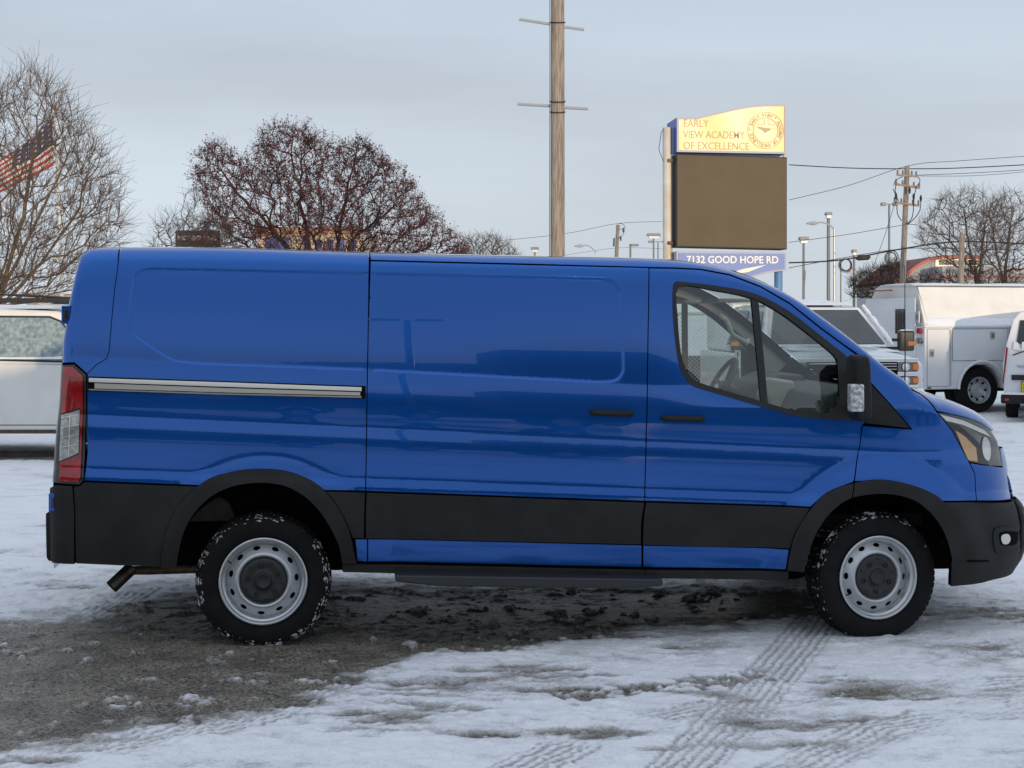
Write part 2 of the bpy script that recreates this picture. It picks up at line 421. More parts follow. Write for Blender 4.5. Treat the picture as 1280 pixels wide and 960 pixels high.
def panel(name, poly, m, off=0.0, holes=(), inset=.0028, lip=.018, grid=(.045, .012), both=True, parent=None, emb_rows=True, label=None):
    o = ofs_poly(dens(poly, .02), inset) if inset else dens(poly, .02)
    hs = [ofs_poly(dens(h, .02), -0.0) for h in holes]
    us = [p[0] for p in o]; ws = [p[1] for p in o]
    U, W_ = np.meshgrid(np.arange(min(us), max(us), grid[0]), np.arange(min(ws), max(ws), grid[1])); U = U.ravel(); W_ = W_.ravel()
    # extra rows hugging the top, rear and front edges
    eu = []; ew = []
    if max(ws) > float(Ztop(np.mean(us))) - .3:
        uu = np.arange(min(us), max(us), .03); th = np.cos(np.arctan((Ztop(uu + .02) - Ztop(uu - .02)) / .04))
        for q in _qs + [.09, .12]: eu.append(uu); ew.append(Ztop(uu) - q / th)
    if max(us) > 3.9:
        ww = np.arange(min(ws), max(ws), .02)
        for q in _qs + [.08, .1, .12, .15, .2]: ew.append(ww); eu.append(Ufront(ww) - q)
        for q in np.arange(.22, .9, .03): ew.append(ww); eu.append(Ufront(ww) - q)
    if min(us) < -1.0:
        ww = np.arange(min(ws), max(ws), .02)
        for q in _qs: ew.append(ww); eu.append(Urear(ww) + q)
    if max(us) - min(us) > .35 and max(ws) - min(ws) > .3:
        uu = np.arange(min(us), max(us), .035)
        for s0 in (2.30, 2.36, 2.40, 2.44, 2.48, 2.86, 2.91, 2.96, 3.0, 3.04, 3.08, 3.12, 3.16, 3.80, 3.94, 3.97, 4.0, 4.03, 4.06, 4.96, 4.99, 5.01, 5.03, 5.06):
            i_ = int(s0); h0 = KL[i_][0] + KL[i_][1] * np.minimum(uu, 3.4); h1 = KL[i_ + 1][0] + KL[i_ + 1][1] * np.minimum(uu, 3.4)
            eu.append(uu); ew.append(h0 + (h1 - h0) * (s0 - i_))
    if emb_rows and (min(us) < bp(780,400)[0]) and max(ws) > bp(600,478)[1]:
        for E in (EMB, EMB2):
            for q in (-.006, -.003, 0, .003, .006, .009, .012, .015, .02):
                e_ = np.array(ofs_poly(dens(E, .018), q)); eu.append(e_[:, 0]); ew.append(e_[:, 1])
    if eu: U = np.concatenate([U] + eu); W_ = np.concatenate([W_] + ew)
    ok = inpoly(U, W_, o); U, W_ = U[ok], W_[ok]
    d = seg_dist(U, W_, o); 
    for h in hs: d = np.where(inpoly(U, W_, h), 0, np.minimum(d, seg_dist(U, W_, h)))
    ok = d > .0012; pts = list(zip(U[ok].tolist(), W_[ok].tolist()))
    vs, fs = cdt_mesh(o, hs, pts); obs = []
    for s in ((1, -1) if both else (1,)):
        me = surf_mesh(name, vs, fs, [o] + [list(reversed(h)) for h in hs], off, lip, s)
        ob = link_mesh(name, me, m, parent or van)
        if label: ob['label'] = label
        obs.append(ob)
    return obs

# traced lines on the photograph, turned into van coordinates
GQ = [(462,325),(460.5,400),(459,480),(458,560),(457,614)]
GS = [(811,334),(810,420),(809,500),(807.5,560),(806,626.5)]
SEAM = [(152,309.6),(147.5,330),(142.5,367),(139,405),(136,440),(133,448),(120,456),(109,467)]
def silp(x0, x1, n=30):
    """points just on the silhouette between two pixel columns"""
    a = np.interp(x0, _cp, _cu); b = np.interp(x1, _cp, _cu)
    return [(float(u), float(Ztop(u)) - .0006) for u in np.linspace(a, b, n)]
def frontp(y0, y1, n=16):
    w0 = bp(1262, y0, .35)[1]; w1 = bp(1262, y1, .35)[1]
    return [(float(Ufront(w_)) - .0006, float(w_)) for w_ in np.linspace(w0, w1, n)]
AR_O = catmull([(203,709),(202,696),(210,660),(225,630),(249,607),(270,596),(296,589),(326,586.5),(356,589),(382.5,598),(405,613),(424,637.5),(437,664),(443,690),(446,703)], 3)
AR_I = catmull([(221,709),(225,684),(234,656),(249,634),(270,617),(296,607),(326,604),(356,607.5),(379,619),(397.5,636),(412.5,658),(424,682.5),(427.5,703)], 3)
AF_O = catmull([(983,711),(987,690),(995,664),(1015,634),(1034,616),(1066,604),(1102,600),(1137,606),(1162,616),(1176,627),(1194,650),(1200,670),(1204,690)], 3)
AF_I = catmull([(1004,713),(1010,689),(1020,664),(1038,639),(1063,623),(1094.6,617),(1126,620),(1151,632),(1169,650),(1181,673),(1187,699.5),(1186,732)], 3)
def part_of(lst, f): return [p for p in lst if f(p)]

ro = [(float(Urear(w_)) + .0008, float(w_)) for w_ in np.linspace(bp(97,338,.18)[1], bp(79,453.5,.06)[1], 14)]
# the rear pillar with its fine seam
panel('rear_pillar', [ro[0], bp(100,328,.19), bp(105,319,.20), bp(112,314,.21), bp(119,311.3,.21)] + silp(126, 151, 14) + L2(SEAM[1:]) + L2([(93,453)]) + ro[::-1][:-1], M_paint, inset=.0012)
# quarter panel
arch_top = part_of(AR_O, lambda p: p[1] < 613.5)
panel('quarter_panel', silp(152.5, 461, 30) + L2([(461.5,325)] + GQ[1:]) + L2(arch_top[::-1]) + L2([(180,604),(105,601),(109,565),(109,467)]) + L2(SEAM[::-1][1:-1]), M_paint)
# roof side and a-pillar
pil_lo = [(1098,464),(1074,444),(1055,431),(1025,409),(987.5,379),(950,357.5),(912,343),(875,336.3),(843,334.8),(811,334.2),(640,329.5),(463,325.3)]
panel('roof_side', silp(462, 1099, 60) + L2(pil_lo), M_paint, grid=(.03, .01))
# sliding door
panel('sliding_door', L2([(463,326)] + [(811,334.5)]) + L2(GS[1:]) + L2(GQ[::-1][:-1]), M_paint)
# front door with window opening
WIN = [(844,353),(849,352),(894,357),(942,366.5),(980,385),(1010,407),(1040,431),(1060,448),(1066,470),(1066,510),(1058,524),(1025,523.5),(987,518.5),(950,508),(912,497),(875,486),(862,480),(852,465),(846,442),(841,394),(841,360)]
WINS = L2(catmull(WIN, 3, True))
fd = L2([(811,335),(843,335.5),(875,337),(912,344),(950,358.5),(987.5,380),(1025,410),(1055,432),(1074,446)] + [(1083,472),(1082,500),(1081,529),(1077.5,532),(1075,555),(1068,600),(1066,603)] + part_of(AF_O, lambda p: p[0] < 1062 and p[1] < 633)[::-1] + [(1013,634)] + GS[::-1][:-1])
panel('front_door', fd, M_paint, holes=[WINS])
# fender
fe = silp(1101, 1133, 10) + L2([(1140,487.5),(1150,492.5),(1160,500.5),(1171,515),(1190,538),(1206,567.5),(1211.5,578),(1218.5,592),(1221,626),(1177,626.5)] + part_of(AF_O, lambda p: p[0] > 1066 and p[1] < 626)[::-1] + [(1068,602),(1075,555),(1078,532),(1139.5,536.5),(1083,472),(1080,450)])
panel('front_fender', fe, M_paint)
panel('fender_trim', L2([(1083.5,474),(1138,535.5),(1081.5,529)]), M_clad, inset=.001, off=.002)
# bonnet side
hd = silp(1134.5, 1246, 34) + L2([(1240,538.5),(1226,529),(1208,522),(1190,518),(1171,514),(1160,499.5),(1150,491.5),(1141,487)])
panel('bonnet_side', hd, M_paint)
# nose panel between lamp and bumper
npn = frontp(560, 625, 14) + L2([(1221,626),(1218.5,592),(1212,578.5),(1253,584),(1250,560)])
panel('nose_panel', npn, M_paint)
# headlamp: dark housing behind a clear lens
HLp = [(1171,515),(1190,518),(1208,522),(1226,529),(1240,538.5),(1248,551),(1253,583),(1232,581),(1211.5,577.5),(1206,567),(1190,537.5)]
HL = L2(HLp)
hlh = panel('headlight', HL, mat('lamp_housing', (.34, .31, .26), rough=.3, metal=.5), off=-.055, lip=-.05)
for k_, hh in enumerate(hlh):
    s_ = 1 if k_ == 0 else -1
    vs_, fs_ = cdt_mesh(ofs_poly(dens(HL, .02), .002), [], [p for p in [(a, b) for a in np.arange(3.5, 4.4, .02) for b in np.arange(.7, 1.4, .015)] if inpoly(np.array([p[0]]), np.array([p[1]]), ofs_poly(HL, .008))[0]])
    link_mesh('lens', surf_mesh('lens', vs_, fs_, [], .001, 0, s_), M_lens, hh)
M_amber = mat('amber_reflector', (0.72, 0.40, 0.14), rough=0.3, coat=0.6)
M_refl = mat('lamp_reflector', (0.72, 0.70, 0.64), rough=0.25, metal=0.85)
def panel_sub(name, pts, m, off, par):
    for k_, hh in enumerate(par):
        o = dens(L2(pts), .02); us = [p[0] for p in o]; ws = [p[1] for p in o]
        g = [(a, b) for a in np.arange(min(us), max(us), .02) for b in np.arange(min(ws), max(ws), .015)]
        ga = np.array(g) if g else np.zeros((0, 2)); ok = inpoly(ga[:, 0], ga[:, 1], ofs_poly(o, .005))
        vs_, fs_ = cdt_mesh(o, [], [tuple(p) for p in ga[ok]])
        link_mesh(name, surf_mesh(name, vs_, fs_, [o], off, .015, 1 if k_ == 0 else -1), m, hh)
panel_sub('turn_reflector', [(1196,538),(1207,545),(1222,560),(1224,577),(1212,575),(1205,560)], M_amber, -.010, hlh)
panel_sub('drl_strip', [(1176,517.5),(1206,525),(1232,537),(1240,546),(1228,541),(1205,531),(1184,526)], M_refl, -.008, hlh)
panel_sub('projector', catmull([(1232,546),(1238,552),(1240,566),(1237,576),(1231,570),(1229,556)], 3, True), M_chrome, -.006, hlh)

# front bumper (black) with fog lamp recess
fbp = frontp(628, 716, 20) + L2([(1240,724),(1226,728),(1205,731),(1187,732.5),(1187.5,700),(1181,673),(1186,660),(1194,650),(1177,628),(1221,627.5)])
fbump = panel('front_bumper', fbp, M_clad, off=.012, lip=.03)
FOGo = catmull([(1241,660),(1266,658),(1273,664),(1271,684),(1264,691),(1246,691),(1240,684)], 3, True)
for k_, nm_ in enumerate(('fog_lamp_bezel',)):
    panel_sub('fog_lamp_bezel', FOGo, M_clad, .017, fbump)
    panel_sub('fog_recess', catmull([(1247,665),(1267,664),(1269,668),(1266,680),(1250,681),(1247,676)], 3, True), M_black, .0185, fbump)
    panel_sub('fog_lamp', catmull([(1249,668),(1256,667),(1259,673),(1256,679),(1250,679),(1247.5,673)], 3, True), M_refl, .022, fbump)
panel_sub('air_slot', [(1189,697),(1232,699),(1236,701),(1189,700)], M_black, .0145, fbump)
# arches
i1 = L2(AF_O); i2 = L2(AF_I)
cut = 1064
panel('wheel_arch_trim', L2(part_of(AF_O, lambda p: p[0] < cut) + [(1066,604.5),(1063,623)] + part_of(AF_I, lambda p: p[0] < 1062)[::-1]), M_clad, off=.022, lip=.05, inset=.001, grid=(.02, .02))
panel('wheel_arch_trim', L2([(1067,604)] + part_of(AF_O, lambda p: p[0] > 1067) + [(1206,700),(1188,700)] + part_of(AF_I, lambda p: p[0] > 1064 and p[1] < 699)[::-1] + [(1064,622.5)]), M_clad, off=.022, lip=.05, inset=.001, grid=(.02, .02))
panel('wheel_arch_trim', L2(AR_O + AR_I[::-1]), M_clad, off=.022, lip=.05, inset=.001, grid=(.02, .02))
# cladding
ar1 = part_of(AR_O, lambda p: p[0] < 249.5 and p[1] < 703)
panel('rear_cladding', L2([(106,602),(180,605),(249,608)] + ar1[::-1] + [(203,708.5),(150,707),(95,704.5),(94,640),(92,608),(100,607)]), M_clad, off=.010, lip=.025)
panel('rear_bumper', [ (float(Urear(bp(60,612)[1])) + .0, bp(60,612)[1]) ] + L2([(72,606),(91,607.5),(93.5,640),(93.5,704.5),(62,700.5)]) + [bp(57.5,697,.06), bp(57.5,642,.06), bp(64,639,.06)], M_clad, off=.016, lip=.06, inset=0)
panel('side_cladding', L2([(406,614),(457,615),(455.5,640),(455,673),(441,673)] + part_of(AR_O, lambda p: p[0] > 406 and p[1] < 671)[::-1]), M_clad, off=.010, lip=.025)
panel('side_cladding', L2([(458,615),(630,621),(805.5,627.5),(803,642),(801.5,655),(801,680.5),(630,677),(456.5,673.5),(456.5,640)]), M_clad, off=.010, lip=.025)
panel('side_cladding', L2([(807,627.5),(910,630.5),(1013,635),(1004,650),(995,664),(987,686),(900,684),(803,681),(803.5,655),(804.5,642)]), M_clad, off=.010, lip=.025)
panel('sill_panel', L2([(444,674),(459,674),(459,702),(447,701.5)]), M_paint, inset=.0015)
panel('sill_panel', L2([(460,674),(802,681.5),(802,709),(460,702)]), M_paint, inset=.0015)
panel('sill_panel', L2([(804,681.8),(986,687),(982,712),(804,709)]), M_paint, inset=.0015)
# window frame, division bar, glass
WI = [(849,358.5),(894,363),(940,372.5),(974,390),(1005,413),(1030,433),(1046,449),(1049,470),(1048,500),(1040,512),(1025,517),(987,511.5),(950,501),(912,490),(875,478.5),(864,472),(857,460),(851,440),(847,394)]
WIS = L2(catmull(WI, 3, True))
panel('window_frame', WINS, M_rub, off=.002, holes=[WIS], inset=0, lip=.03)
panel('window_glass', ofs_poly(WIS, -.004), M_glass, off=-.012, inset=0, lip=0)
panel('window_bar', L2([(939,370),(948,373),(961,512),(952,510)]), M_rub, off=-.004, inset=0)
# slider rail
rail = panel('slider_rail', L2([(110,470.5),(457,482.5),(457,498.5),(110,489)]), M_black, off=.001, inset=0, both=False)
panel_sub('rail_strip', [(111.5,472.5),(280,478),(452,484.2),(452,489),(280,483.5),(111.5,477.5)], M_chrome, .012, rail)
panel_sub('rail_channel', [(118,479),(280,485),(450,490.3),(450,494.5),(280,490.5),(118,485.5)], mat('satin_metal', (.5, .46, .40), rough=.35, metal=.9), .003, rail)
panel_sub('rail_lip', [(111.5,486),(280,491.5),(452,495.5),(452,497.3),(280,493.3),(111.5,487.8)], M_chrome, .010, rail)
# door handles with cups
def handle(px, py):
    (u, w_) = sp(px, py); 
    for s in (1, -1):
        vv = float(V(u, w_)); f = lambda p: (p[0], vv - p[1], p[2]) if s > 0 else (p[0], WID - vv + p[1], p[2])
        mb = MB(); pts = []
        for t in np.linspace(-1, 1, 13):
            pts.append(f((u + t * .115, .012 + .030 * (1 - abs(t) ** 4), w_ - t * .004)))
        mb.tube(pts, [.011] + [.017] * 11 + [.011], n=10)
        mb.build('door_handle', M_clad, van, smooth=True, ang=60)
handle(764.5, 516); handle(853, 523)
for hx, hy in ((768, 516), (856, 523)):
    u, w_ = sp(hx, hy)
    panel('handle_cup', [(u + .052 * math.cos(t), w_ + .040 * math.sin(t)) for t in np.linspace(0, 2 * math.pi, 28)[:-1]], M_paint, off=.0009, inset=0, lip=0)
# fuel of small details: rail end cap and hinges
for (x0, y0, x1, y1, vv) in ((78, 382, 89, 405, .10), (62, 616, 71, 639, .03)):
    a = bp(x0, y0, vv); b = bp(x1, y1, vv); mb = MB(); mb.box(a[0], b[0], vv - .03, vv + .03, b[1], a[1])
    h_ = mb.build('door_hinge', M_paint, van, bevel=.006)
    mb = MB(); mb.box(a[0] + .014, b[0] - .008, vv - .034, vv - .028, b[1] + .02, a[1] - .02); mb.build('hinge_pin', M_gloss, h_, bevel=.003)
# tail lamp
TL = [(79,456),(93,455),(108,468),(108.5,500),(107,565),(105,600),(100,606),(73.5,604)]
TLs = L2(TL[:-1]) ; rr = [ (float(Urear(w_)) + .0008, w_) for w_ in np.linspace(bp(73,604)[1], bp(79,456)[1], 20)]
tl = panel('tail_light', TLs + rr, M_gloss, off=.004, lip=.02)
M_red = mat('red_lens', (0.42, 0.004, 0.006), rough=0.12, coat=1.0, noise=.55, nscale=22)
def tl_sub(name, l, m, off):
    panel_sub(name, l, m, off, tl)
tl_sub('red_lens', [(82,459),(92,458.5),(104,470),(104,502),(101.5,509),(79,517)], M_red, .016)
tl_sub('red_lens', [(101.5,511),(104.5,503),(102.5,565),(101,598),(98,602),(75.5,601),(76.5,578),(100,567)], M_red, .016)
tl_sub('clear_lens', [(79,519),(100.5,511.5),(99,565.5),(76,576)], mat('clear_lamp_lens', (.50, .49, .45), rough=.15, coat=1, metal=.4, noise=.5, nscale=40), .015)
for yy in (522, 534, 546, 558): tl_sub('lens_rib', [(79,yy),(99.5,yy-4),(99.5,yy-3),(79,yy+1)], M_refl, .019)
tl_sub('lens_rib', [(88,517),(89.5,517),(87.5,571),(86,571)], M_refl, .0195)

# roof, windscreen, bonnet and rear face spanning the two sides
def span(name, us, m, crown=.035, n=14, dz=0.0, fwd=0.0, wfun=None):
    vs = []; nr = len(us)
    for u in us:
        wz = float(Ztop(u)) - .0006; ve = float(V(u, wz))
        for k in range(n + 1):
            t = k / n; s_ = 4 * t * (1 - t)
            vs.append((u + fwd * s_, ve + (WID - 2 * ve) * t, wz + crown * (1 - (2 * t - 1) ** 4) + dz))
    fs = [(i * (n + 1) + k, (i + 1) * (n + 1) + k, (i + 1) * (n + 1) + k + 1, i * (n + 1) + k + 1) for i in range(nr - 1) for k in range(n)]
    mb = MB(); mb.add(vs, fs); return mb.build(name, m, van, smooth=True, ang=60)
uat = lambda x: float(np.interp(x, _cp, _cu))
span('roof', np.linspace(uat(118), uat(925), 50), M_paint, crown=.02)
span('windshield', np.linspace(uat(925), uat(1118), 20), M_wglass, crown=.03, fwd=.05)
span('cowl', np.linspace(uat(1118), uat(1137), 5), M_clad, crown=.02, fwd=.02)
span('bonnet', np.linspace(uat(1137), uat(1252), 24), M_paint, crown=.02)
span('headliner', np.linspace(1.95, uat(922), 14), M_trim, crown=.01, dz=-.06)
mb = MB(); wl = np.linspace(.40, float(Ztop(uat(110))) - .14, 24); rows = []
for w_ in wl:
    u = float(Urear(w_)) + .003; ve = float(V(u, w_))
    for k in range(3): mb.v.append((u - (.01 if k == 1 else 0), ve + (WID - 2 * ve) * k / 2, float(w_)))
for i in range(23):
    for k in range(2): mb.f.append((i * 3 + k, i * 3 + k + 1, (i + 1) * 3 + k + 1, (i + 1) * 3 + k))
mb.build('rear_door', M_paint, van, smooth=True)
a = bp(57.5, 642, .06); b = bp(57.5, 697, .06)
mb = MB(); mb.box(a[0] + .0, a[0] + .25, .10, WID - .10, b[1], a[1]); mb.build('rear_bumper_beam', M_clad, van, bevel=.02)
mb = MB()
for w0, w1 in ((.55, .62), (.66, .73), (.77, .84)): mb.box(float(Ufront(w0)) - .06, float(Ufront(w0)) - .01, .75, 1.25, w0, w1)
mb.build('grille', M_gloss, van, bevel=.01)

# dark inner shell behind the panel gaps (with the window opening)
shell = silp(125, 1130, 60) + L2([(1160,500),(1190,520),(1236,560),(1246,600),(1246,650),(1200,650)] + AF_O[::-1] + [(983,712),(440,702)] + AR_O[::-1] + [(110,600),(112,470),(100,440),(96,380)])
shell = ofs_poly(dens(shell, .03), .006)
panel('inner_shell', shell, M_black, off=-.022, holes=[ofs_poly(WINS, -.015)], inset=0, lip=0, grid=(.06, .04))
cabtrim = silp(760, 1110, 40) + L2([(1105,470),(1080,500),(1070,560),(1050,600),(900,610),(760,600)])
ct_ = panel('cab_trim', ofs_poly(dens(cabtrim, .03), .01), M_trim, off=-.05, holes=[ofs_poly(WINS, -.004)], inset=0, lip=0, grid=(.06, .04))
# underbody, sills, wheel liners
mb = MB(); mb.box(.50, 2.80, .22, WID - .22, .34, .42); mb.box(-1.0, -.50, .25, WID - .25, .46, .55)
mb.box(-.5, .5, .32, WID - .32, .38, .46); mb.box(2.8, 4.0, .36, WID - .36, .26, .4)
mb.build('floor', M_black, van)
mb = MB()
for p0, p1 in (((428, 704), (806, 712)), ((806, 712), (985, 713))):
    a, b = bp(*p0, .03), bp(*p1, .03); mb.add([(a[0], .015, a[1]), (b[0], .015, b[1]), (b[0], .015, b[1] - .05), (a[0], .015, a[1] - .045), (a[0], .2, a[1]), (b[0], .2, b[1]), (b[0], .2, b[1] - .05), (a[0], .2, a[1] - .045)], [(0, 3, 2, 1), (3, 7, 6, 2), (4, 5, 6, 7), (0, 1, 5, 4), (0, 4, 7, 3), (1, 2, 6, 5)])
mb.build('side_sill', M_clad, van, bevel=.006)
# running board
a, b = bp(494, 719, -.12), bp(829, 724, -.12)
mb = MB(); dw = (b[1] - a[1])
prof = [(a[0], .035), (a[0] + .22, .055), (b[0] - .15, .055), (b[0], .035)]
vs = []
for (u, h) in prof:
    z = a[1] + dw * (u - a[0]) / (b[0] - a[0]); vs += [(u, -.12, z), (u, -.12, z - h), (u, .04, z - h + .01), (u, .04, z)]
fs = [(0, 1, 2, 3), (12, 15, 14, 13)]
for i in range(3):
    for k in range(4): fs.append((i * 4 + k, i * 4 + 4 + k, i * 4 + 4 + (k + 1) % 4, i * 4 + (k + 1) % 4))
mb.add(vs, fs); rb = mb.build('running_board', mat('step_black', (.022, .022, .023), rough=.4, bump=.2, bscale=500), van, bevel=.01)
for u in (a[0] + .3, (a[0] + b[0]) / 2, b[0] - .3):
    mb = MB(); mb.box(u - .03, u + .03, -.0, .25, a[1] - .035, a[1] - .008 + dw * (u - a[0]) / (b[0] - a[0])); mb.build('bracket', M_black, rb)
for c_ in (ACR, ACF):
    for s in (0, 1):
        mb = MB(); y0, y1 = (.05, .34) if s == 0 else (WID - .34, WID - .05)
        mb.lathe([(.50, y0), (.50, y1)], 24, (c_[0], 0, c_[1]), 'y', (.30, math.pi - .30))
        yb = y1 if s == 0 else y0
        mb.lathe([(.50, yb), (.0, yb)], 24, (c_[0], 0, c_[1]), 'y', (.0, math.pi))
        mb.build('wheel_liner', M_black, van, smooth=True)
mb = MB(); mb.tube([(ACR[0], .25, ACR[1]), (ACR[0], WID - .25, ACR[1])], .055, 12); mb.tube([(ACR[0] - .12, WID / 2, ACR[1]), (ACR[0] + .12, WID / 2, ACR[1])], .12, 12)
mb.build('rear_axle', M_dtrim, van, smooth=True)
mb = MB(); mb.prism([(-.42,.60),(-.16,.60),(-.20,.70),(-.30,.77)], .30, .33); mb.build('spring_plate', mat('dull_underseal', (.07, .06, .045), rough=.8, noise=.5, nscale=12), van, bevel=.01)
# exhaust
e0, e1, e2, e3 = (bp(245, 711, .35), bp(185, 713, .35), bp(158, 712, .33), bp(140, 733, .30))
mb = MB(); mb.tube([(e0[0] + .3, .36, e0[1] + .02), (e0[0], .35, e0[1]), (e1[0], .35, e1[1]), (e2[0], .33, e2[1] - .004)], .024, 12)
ex = mb.build('exhaust_pipe', M_rust, van, smooth=True)
mb = MB(); d0 = Vector((e2[0] + .03, .335, e2[1] + .01)); d1 = Vector((e3[0], .28, e3[1]))
mb.tube([d0, d1], .037, 18, cap=False); mb.tube([d0, d1 + (d0 - d1) * .03], .033, 18, cap=False); mb.tube([d0 + (d1 - d0) * .2, d0 + (d1 - d0) * .22], .033, 18)
mb.build('exhaust_tip', mat('sooty_steel', (.12, .10, .075), rough=.45, metal=.8, col2=(.03, .025, .02), nscale=18), ex, smooth=True)
# ------------------------------------------------------------------ wheels
def ground_z(x): return -0.045 * math.tanh((x + 1.3) * .30) * 1.35
def wheel(c, yout, steer, Rt, seed, mirror=False):
    """c=(u,w) hub; yout = local v of tyre outer face"""
    root = van
    rr = random.Random(seed); Wd = .225; n = 96
    M = Matrix.Translation((c[0], yout, c[1])) @ Matrix.Rotation(steer, 4, 'Z')
    if mirror: M = Matrix.Translation((c[0], yout, c[1])) @ Matrix.Rotation(math.pi + steer, 4, 'Z')
    sc_r = lambda r: .222 + (r - .222) * (Rt - .222) / (.340 - .222)
    prof = [(.222, .030), (.232, .014), (.245, .006), (.262, .001), (.285, .0), (.304, .004), (.318, .012), (.327, .022), (.331, .03)]
    prof = [(sc_r(r), h) for r, h in prof]; mb = MB(); mb.lathe(prof + [(sc_r(.331), Wd - .03)] + [(r, Wd - h) for r, h in prof[::-1]], n, axis='y')
    # tread blocks
    nb = 60
    for k in range(nb):
        for (h0, h1, sh, r0) in ((.012, .055, 0, .321), (.062, .11, .5, .328), (.117, .165, 0, .328), (.172, .213, .5, .321)):
            t0 = 2 * math.pi * (k + sh) / nb; t1 = t0 + 2 * math.pi / nb * .72; sk = .02 * (1 if h0 < .1 else -1)
            vs = []
            for r in (sc_r(r0), Rt if r0 > .325 else Rt - .006):
                for h, ds in ((h0, 0), (h1, sk)):
                    for t in (t0, t1):
                        rq = r - (.010 if (h < .02 or h > .205) else 0); vs.append((rq * math.cos(t + ds), h, rq * math.sin(t + ds)))
            mb.add(vs, [(0, 1, 3, 2), (4, 6, 7, 5), (0, 4, 5, 1), (2, 3, 7, 6), (0, 2, 6, 4), (1, 5, 7, 3)])
    mb.v = [tuple(M @ Vector(p)) for p in mb.v]
    # flatten where it meets the ground
    def flat(p):
        X = VX + p[0] * CT - p[1] * ST; g = ground_z(X) + .001
        return (p[0], p[1], max(p[2], g))
    mb.v = [flat(p) for p in mb.v]
    wh = empty('wheel', (0, 0, 0)); wh.parent = root
    ty = mb.build('tyre', M_tyre, wh, smooth=True, ang=40)
    # rim: outer lip lathe and a dished disc with oval holes
    mb = MB(); mb.lathe([(.228, .012), (.230, .005), (.226, .001), (.220, .001), (.216, .006), (.213, .016), (.209, .022), (.203, .024), (.199, .03), (.194, .052), (.190, .085)], 72, axis='y')
    mb.v = [tuple(M @ Vector(p)) for p in mb.v]; mb.build('rim', M_rim, wh, smooth=True, ang=60)
    hr = lambda r: np.interp(r, [.0, .118, .126, .134, .142, .156, .176, .190, .197], [.05, .050, .030, .024, .026, .038, .052, .060, .066])
    O = [(.193 * math.cos(t), .193 * math.sin(t)) for t in np.linspace(0, 2 * math.pi, 97)[:-1]]
    I = [(.118 * math.cos(t), .118 * math.sin(t)) for t in np.linspace(0, 2 * math.pi, 65)[:-1]]
    H = []; ph = rr.uniform(0, .5)
    for k in range(11 if seed % 2 else 12):
        t = ph + 2 * math.pi * k / (11 if seed % 2 else 12); cx, cz = .172 * math.cos(t), .172 * math.sin(t)
        H.append([(cx + .0105 * math.cos(a) * math.cos(t) - .019 * math.sin(a) * math.sin(t), cz + .0105 * math.cos(a) * math.sin(t) + .019 * math.sin(a) * math.cos(t)) for a in np.linspace(0, 2 * math.pi, 19)[:-1]])
    pts = [(r * math.cos(t), r * math.sin(t)) for r in (.122, .126, .130, .134, .138, .142, .149, .156, .163, .170, .176, .183, .190) for t in np.linspace(0, 2 * math.pi, 91)[:-1]]
    pa = np.array(pts); ok = np.ones(len(pa), bool)
    for h in H: ok &= (~inpoly(pa[:, 0], pa[:, 1], h)) & (seg_dist(pa[:, 0], pa[:, 1], h) > .002)
    vs, fs = cdt_mesh(O, [I] + H, [tuple(p) for p in pa[ok]])
    r = np.hypot(vs[:, 0], vs[:, 1]); y = hr(r); e = .0008; sl_ = (hr(r + e) - hr(r - e)) / (2 * e)
    nn = np.stack([sl_ * vs[:, 0] / r, -np.ones_like(r), sl_ * vs[:, 1] / r], 1); nn /= np.linalg.norm(nn, axis=1, keepdims=True)
    co = np.stack([vs[:, 0], y, vs[:, 1]], 1); out = []
    for a, b, c2 in fs:
        cr = (vs[b][0] - vs[a][0]) * (vs[c2][1] - vs[a][1]) - (vs[b][1] - vs[a][1]) * (vs[c2][0] - vs[a][0]); out.append((a, b, c2) if cr > 0 else (a, c2, b))
    nb0 = len(co)
    for h in H:      # rolled-in hole edges
        ha = np.array(h); hy = hr(np.hypot(ha[:, 0], ha[:, 1])); k = len(co); m_ = len(h)
        co = np.concatenate([co, np.stack([ha[:, 0], hy, ha[:, 1]], 1), np.stack([ha[:, 0], hy + .006, ha[:, 1]], 1)])
        cc = ha.mean(0); q = np.stack([cc[0] - ha[:, 0], np.zeros(m_), cc[1] - ha[:, 1]], 1); q /= np.linalg.norm(q, axis=1, keepdims=True); nn = np.concatenate([nn, q, q])
        for i in range(m_): j = (i + 1) % m_; out.append((k + i, k + j, k + m_ + j, k + m_ + i))
    Mr = np.array(M.to_3x3()); co = co @ Mr.T + np.array(M.translation); nn = nn @ Mr.T
    me = bpy.data.meshes.new('rim_disc'); me.from_pydata(co.tolist(), [], out); me.polygons.foreach_set('use_smooth', [True] * len(me.polygons)); me.normals_split_custom_set_from_vertices(nn.tolist())
    link_mesh('rim_disc', me, M_rim, wh)
    mb = MB(); mb.lathe([(.196, .062), (.19, .095), (.0, .095)], 40, axis='y'); mb.v = [tuple(M @ Vector(p)) for p in mb.v]; mb.build('brake_drum', M_black, wh)
    # centre cover
    mb = MB(); mb.lathe([(.121, .052), (.121, .040), (.117, .033), (.108, .030), (.095, .028), (.075, .034), (.052, .036), (.044, .030), (.042, .020), (.039, .015), (.035, .014), (.033, .018), (.030, .020), (.0, .020)], 60, axis='y')
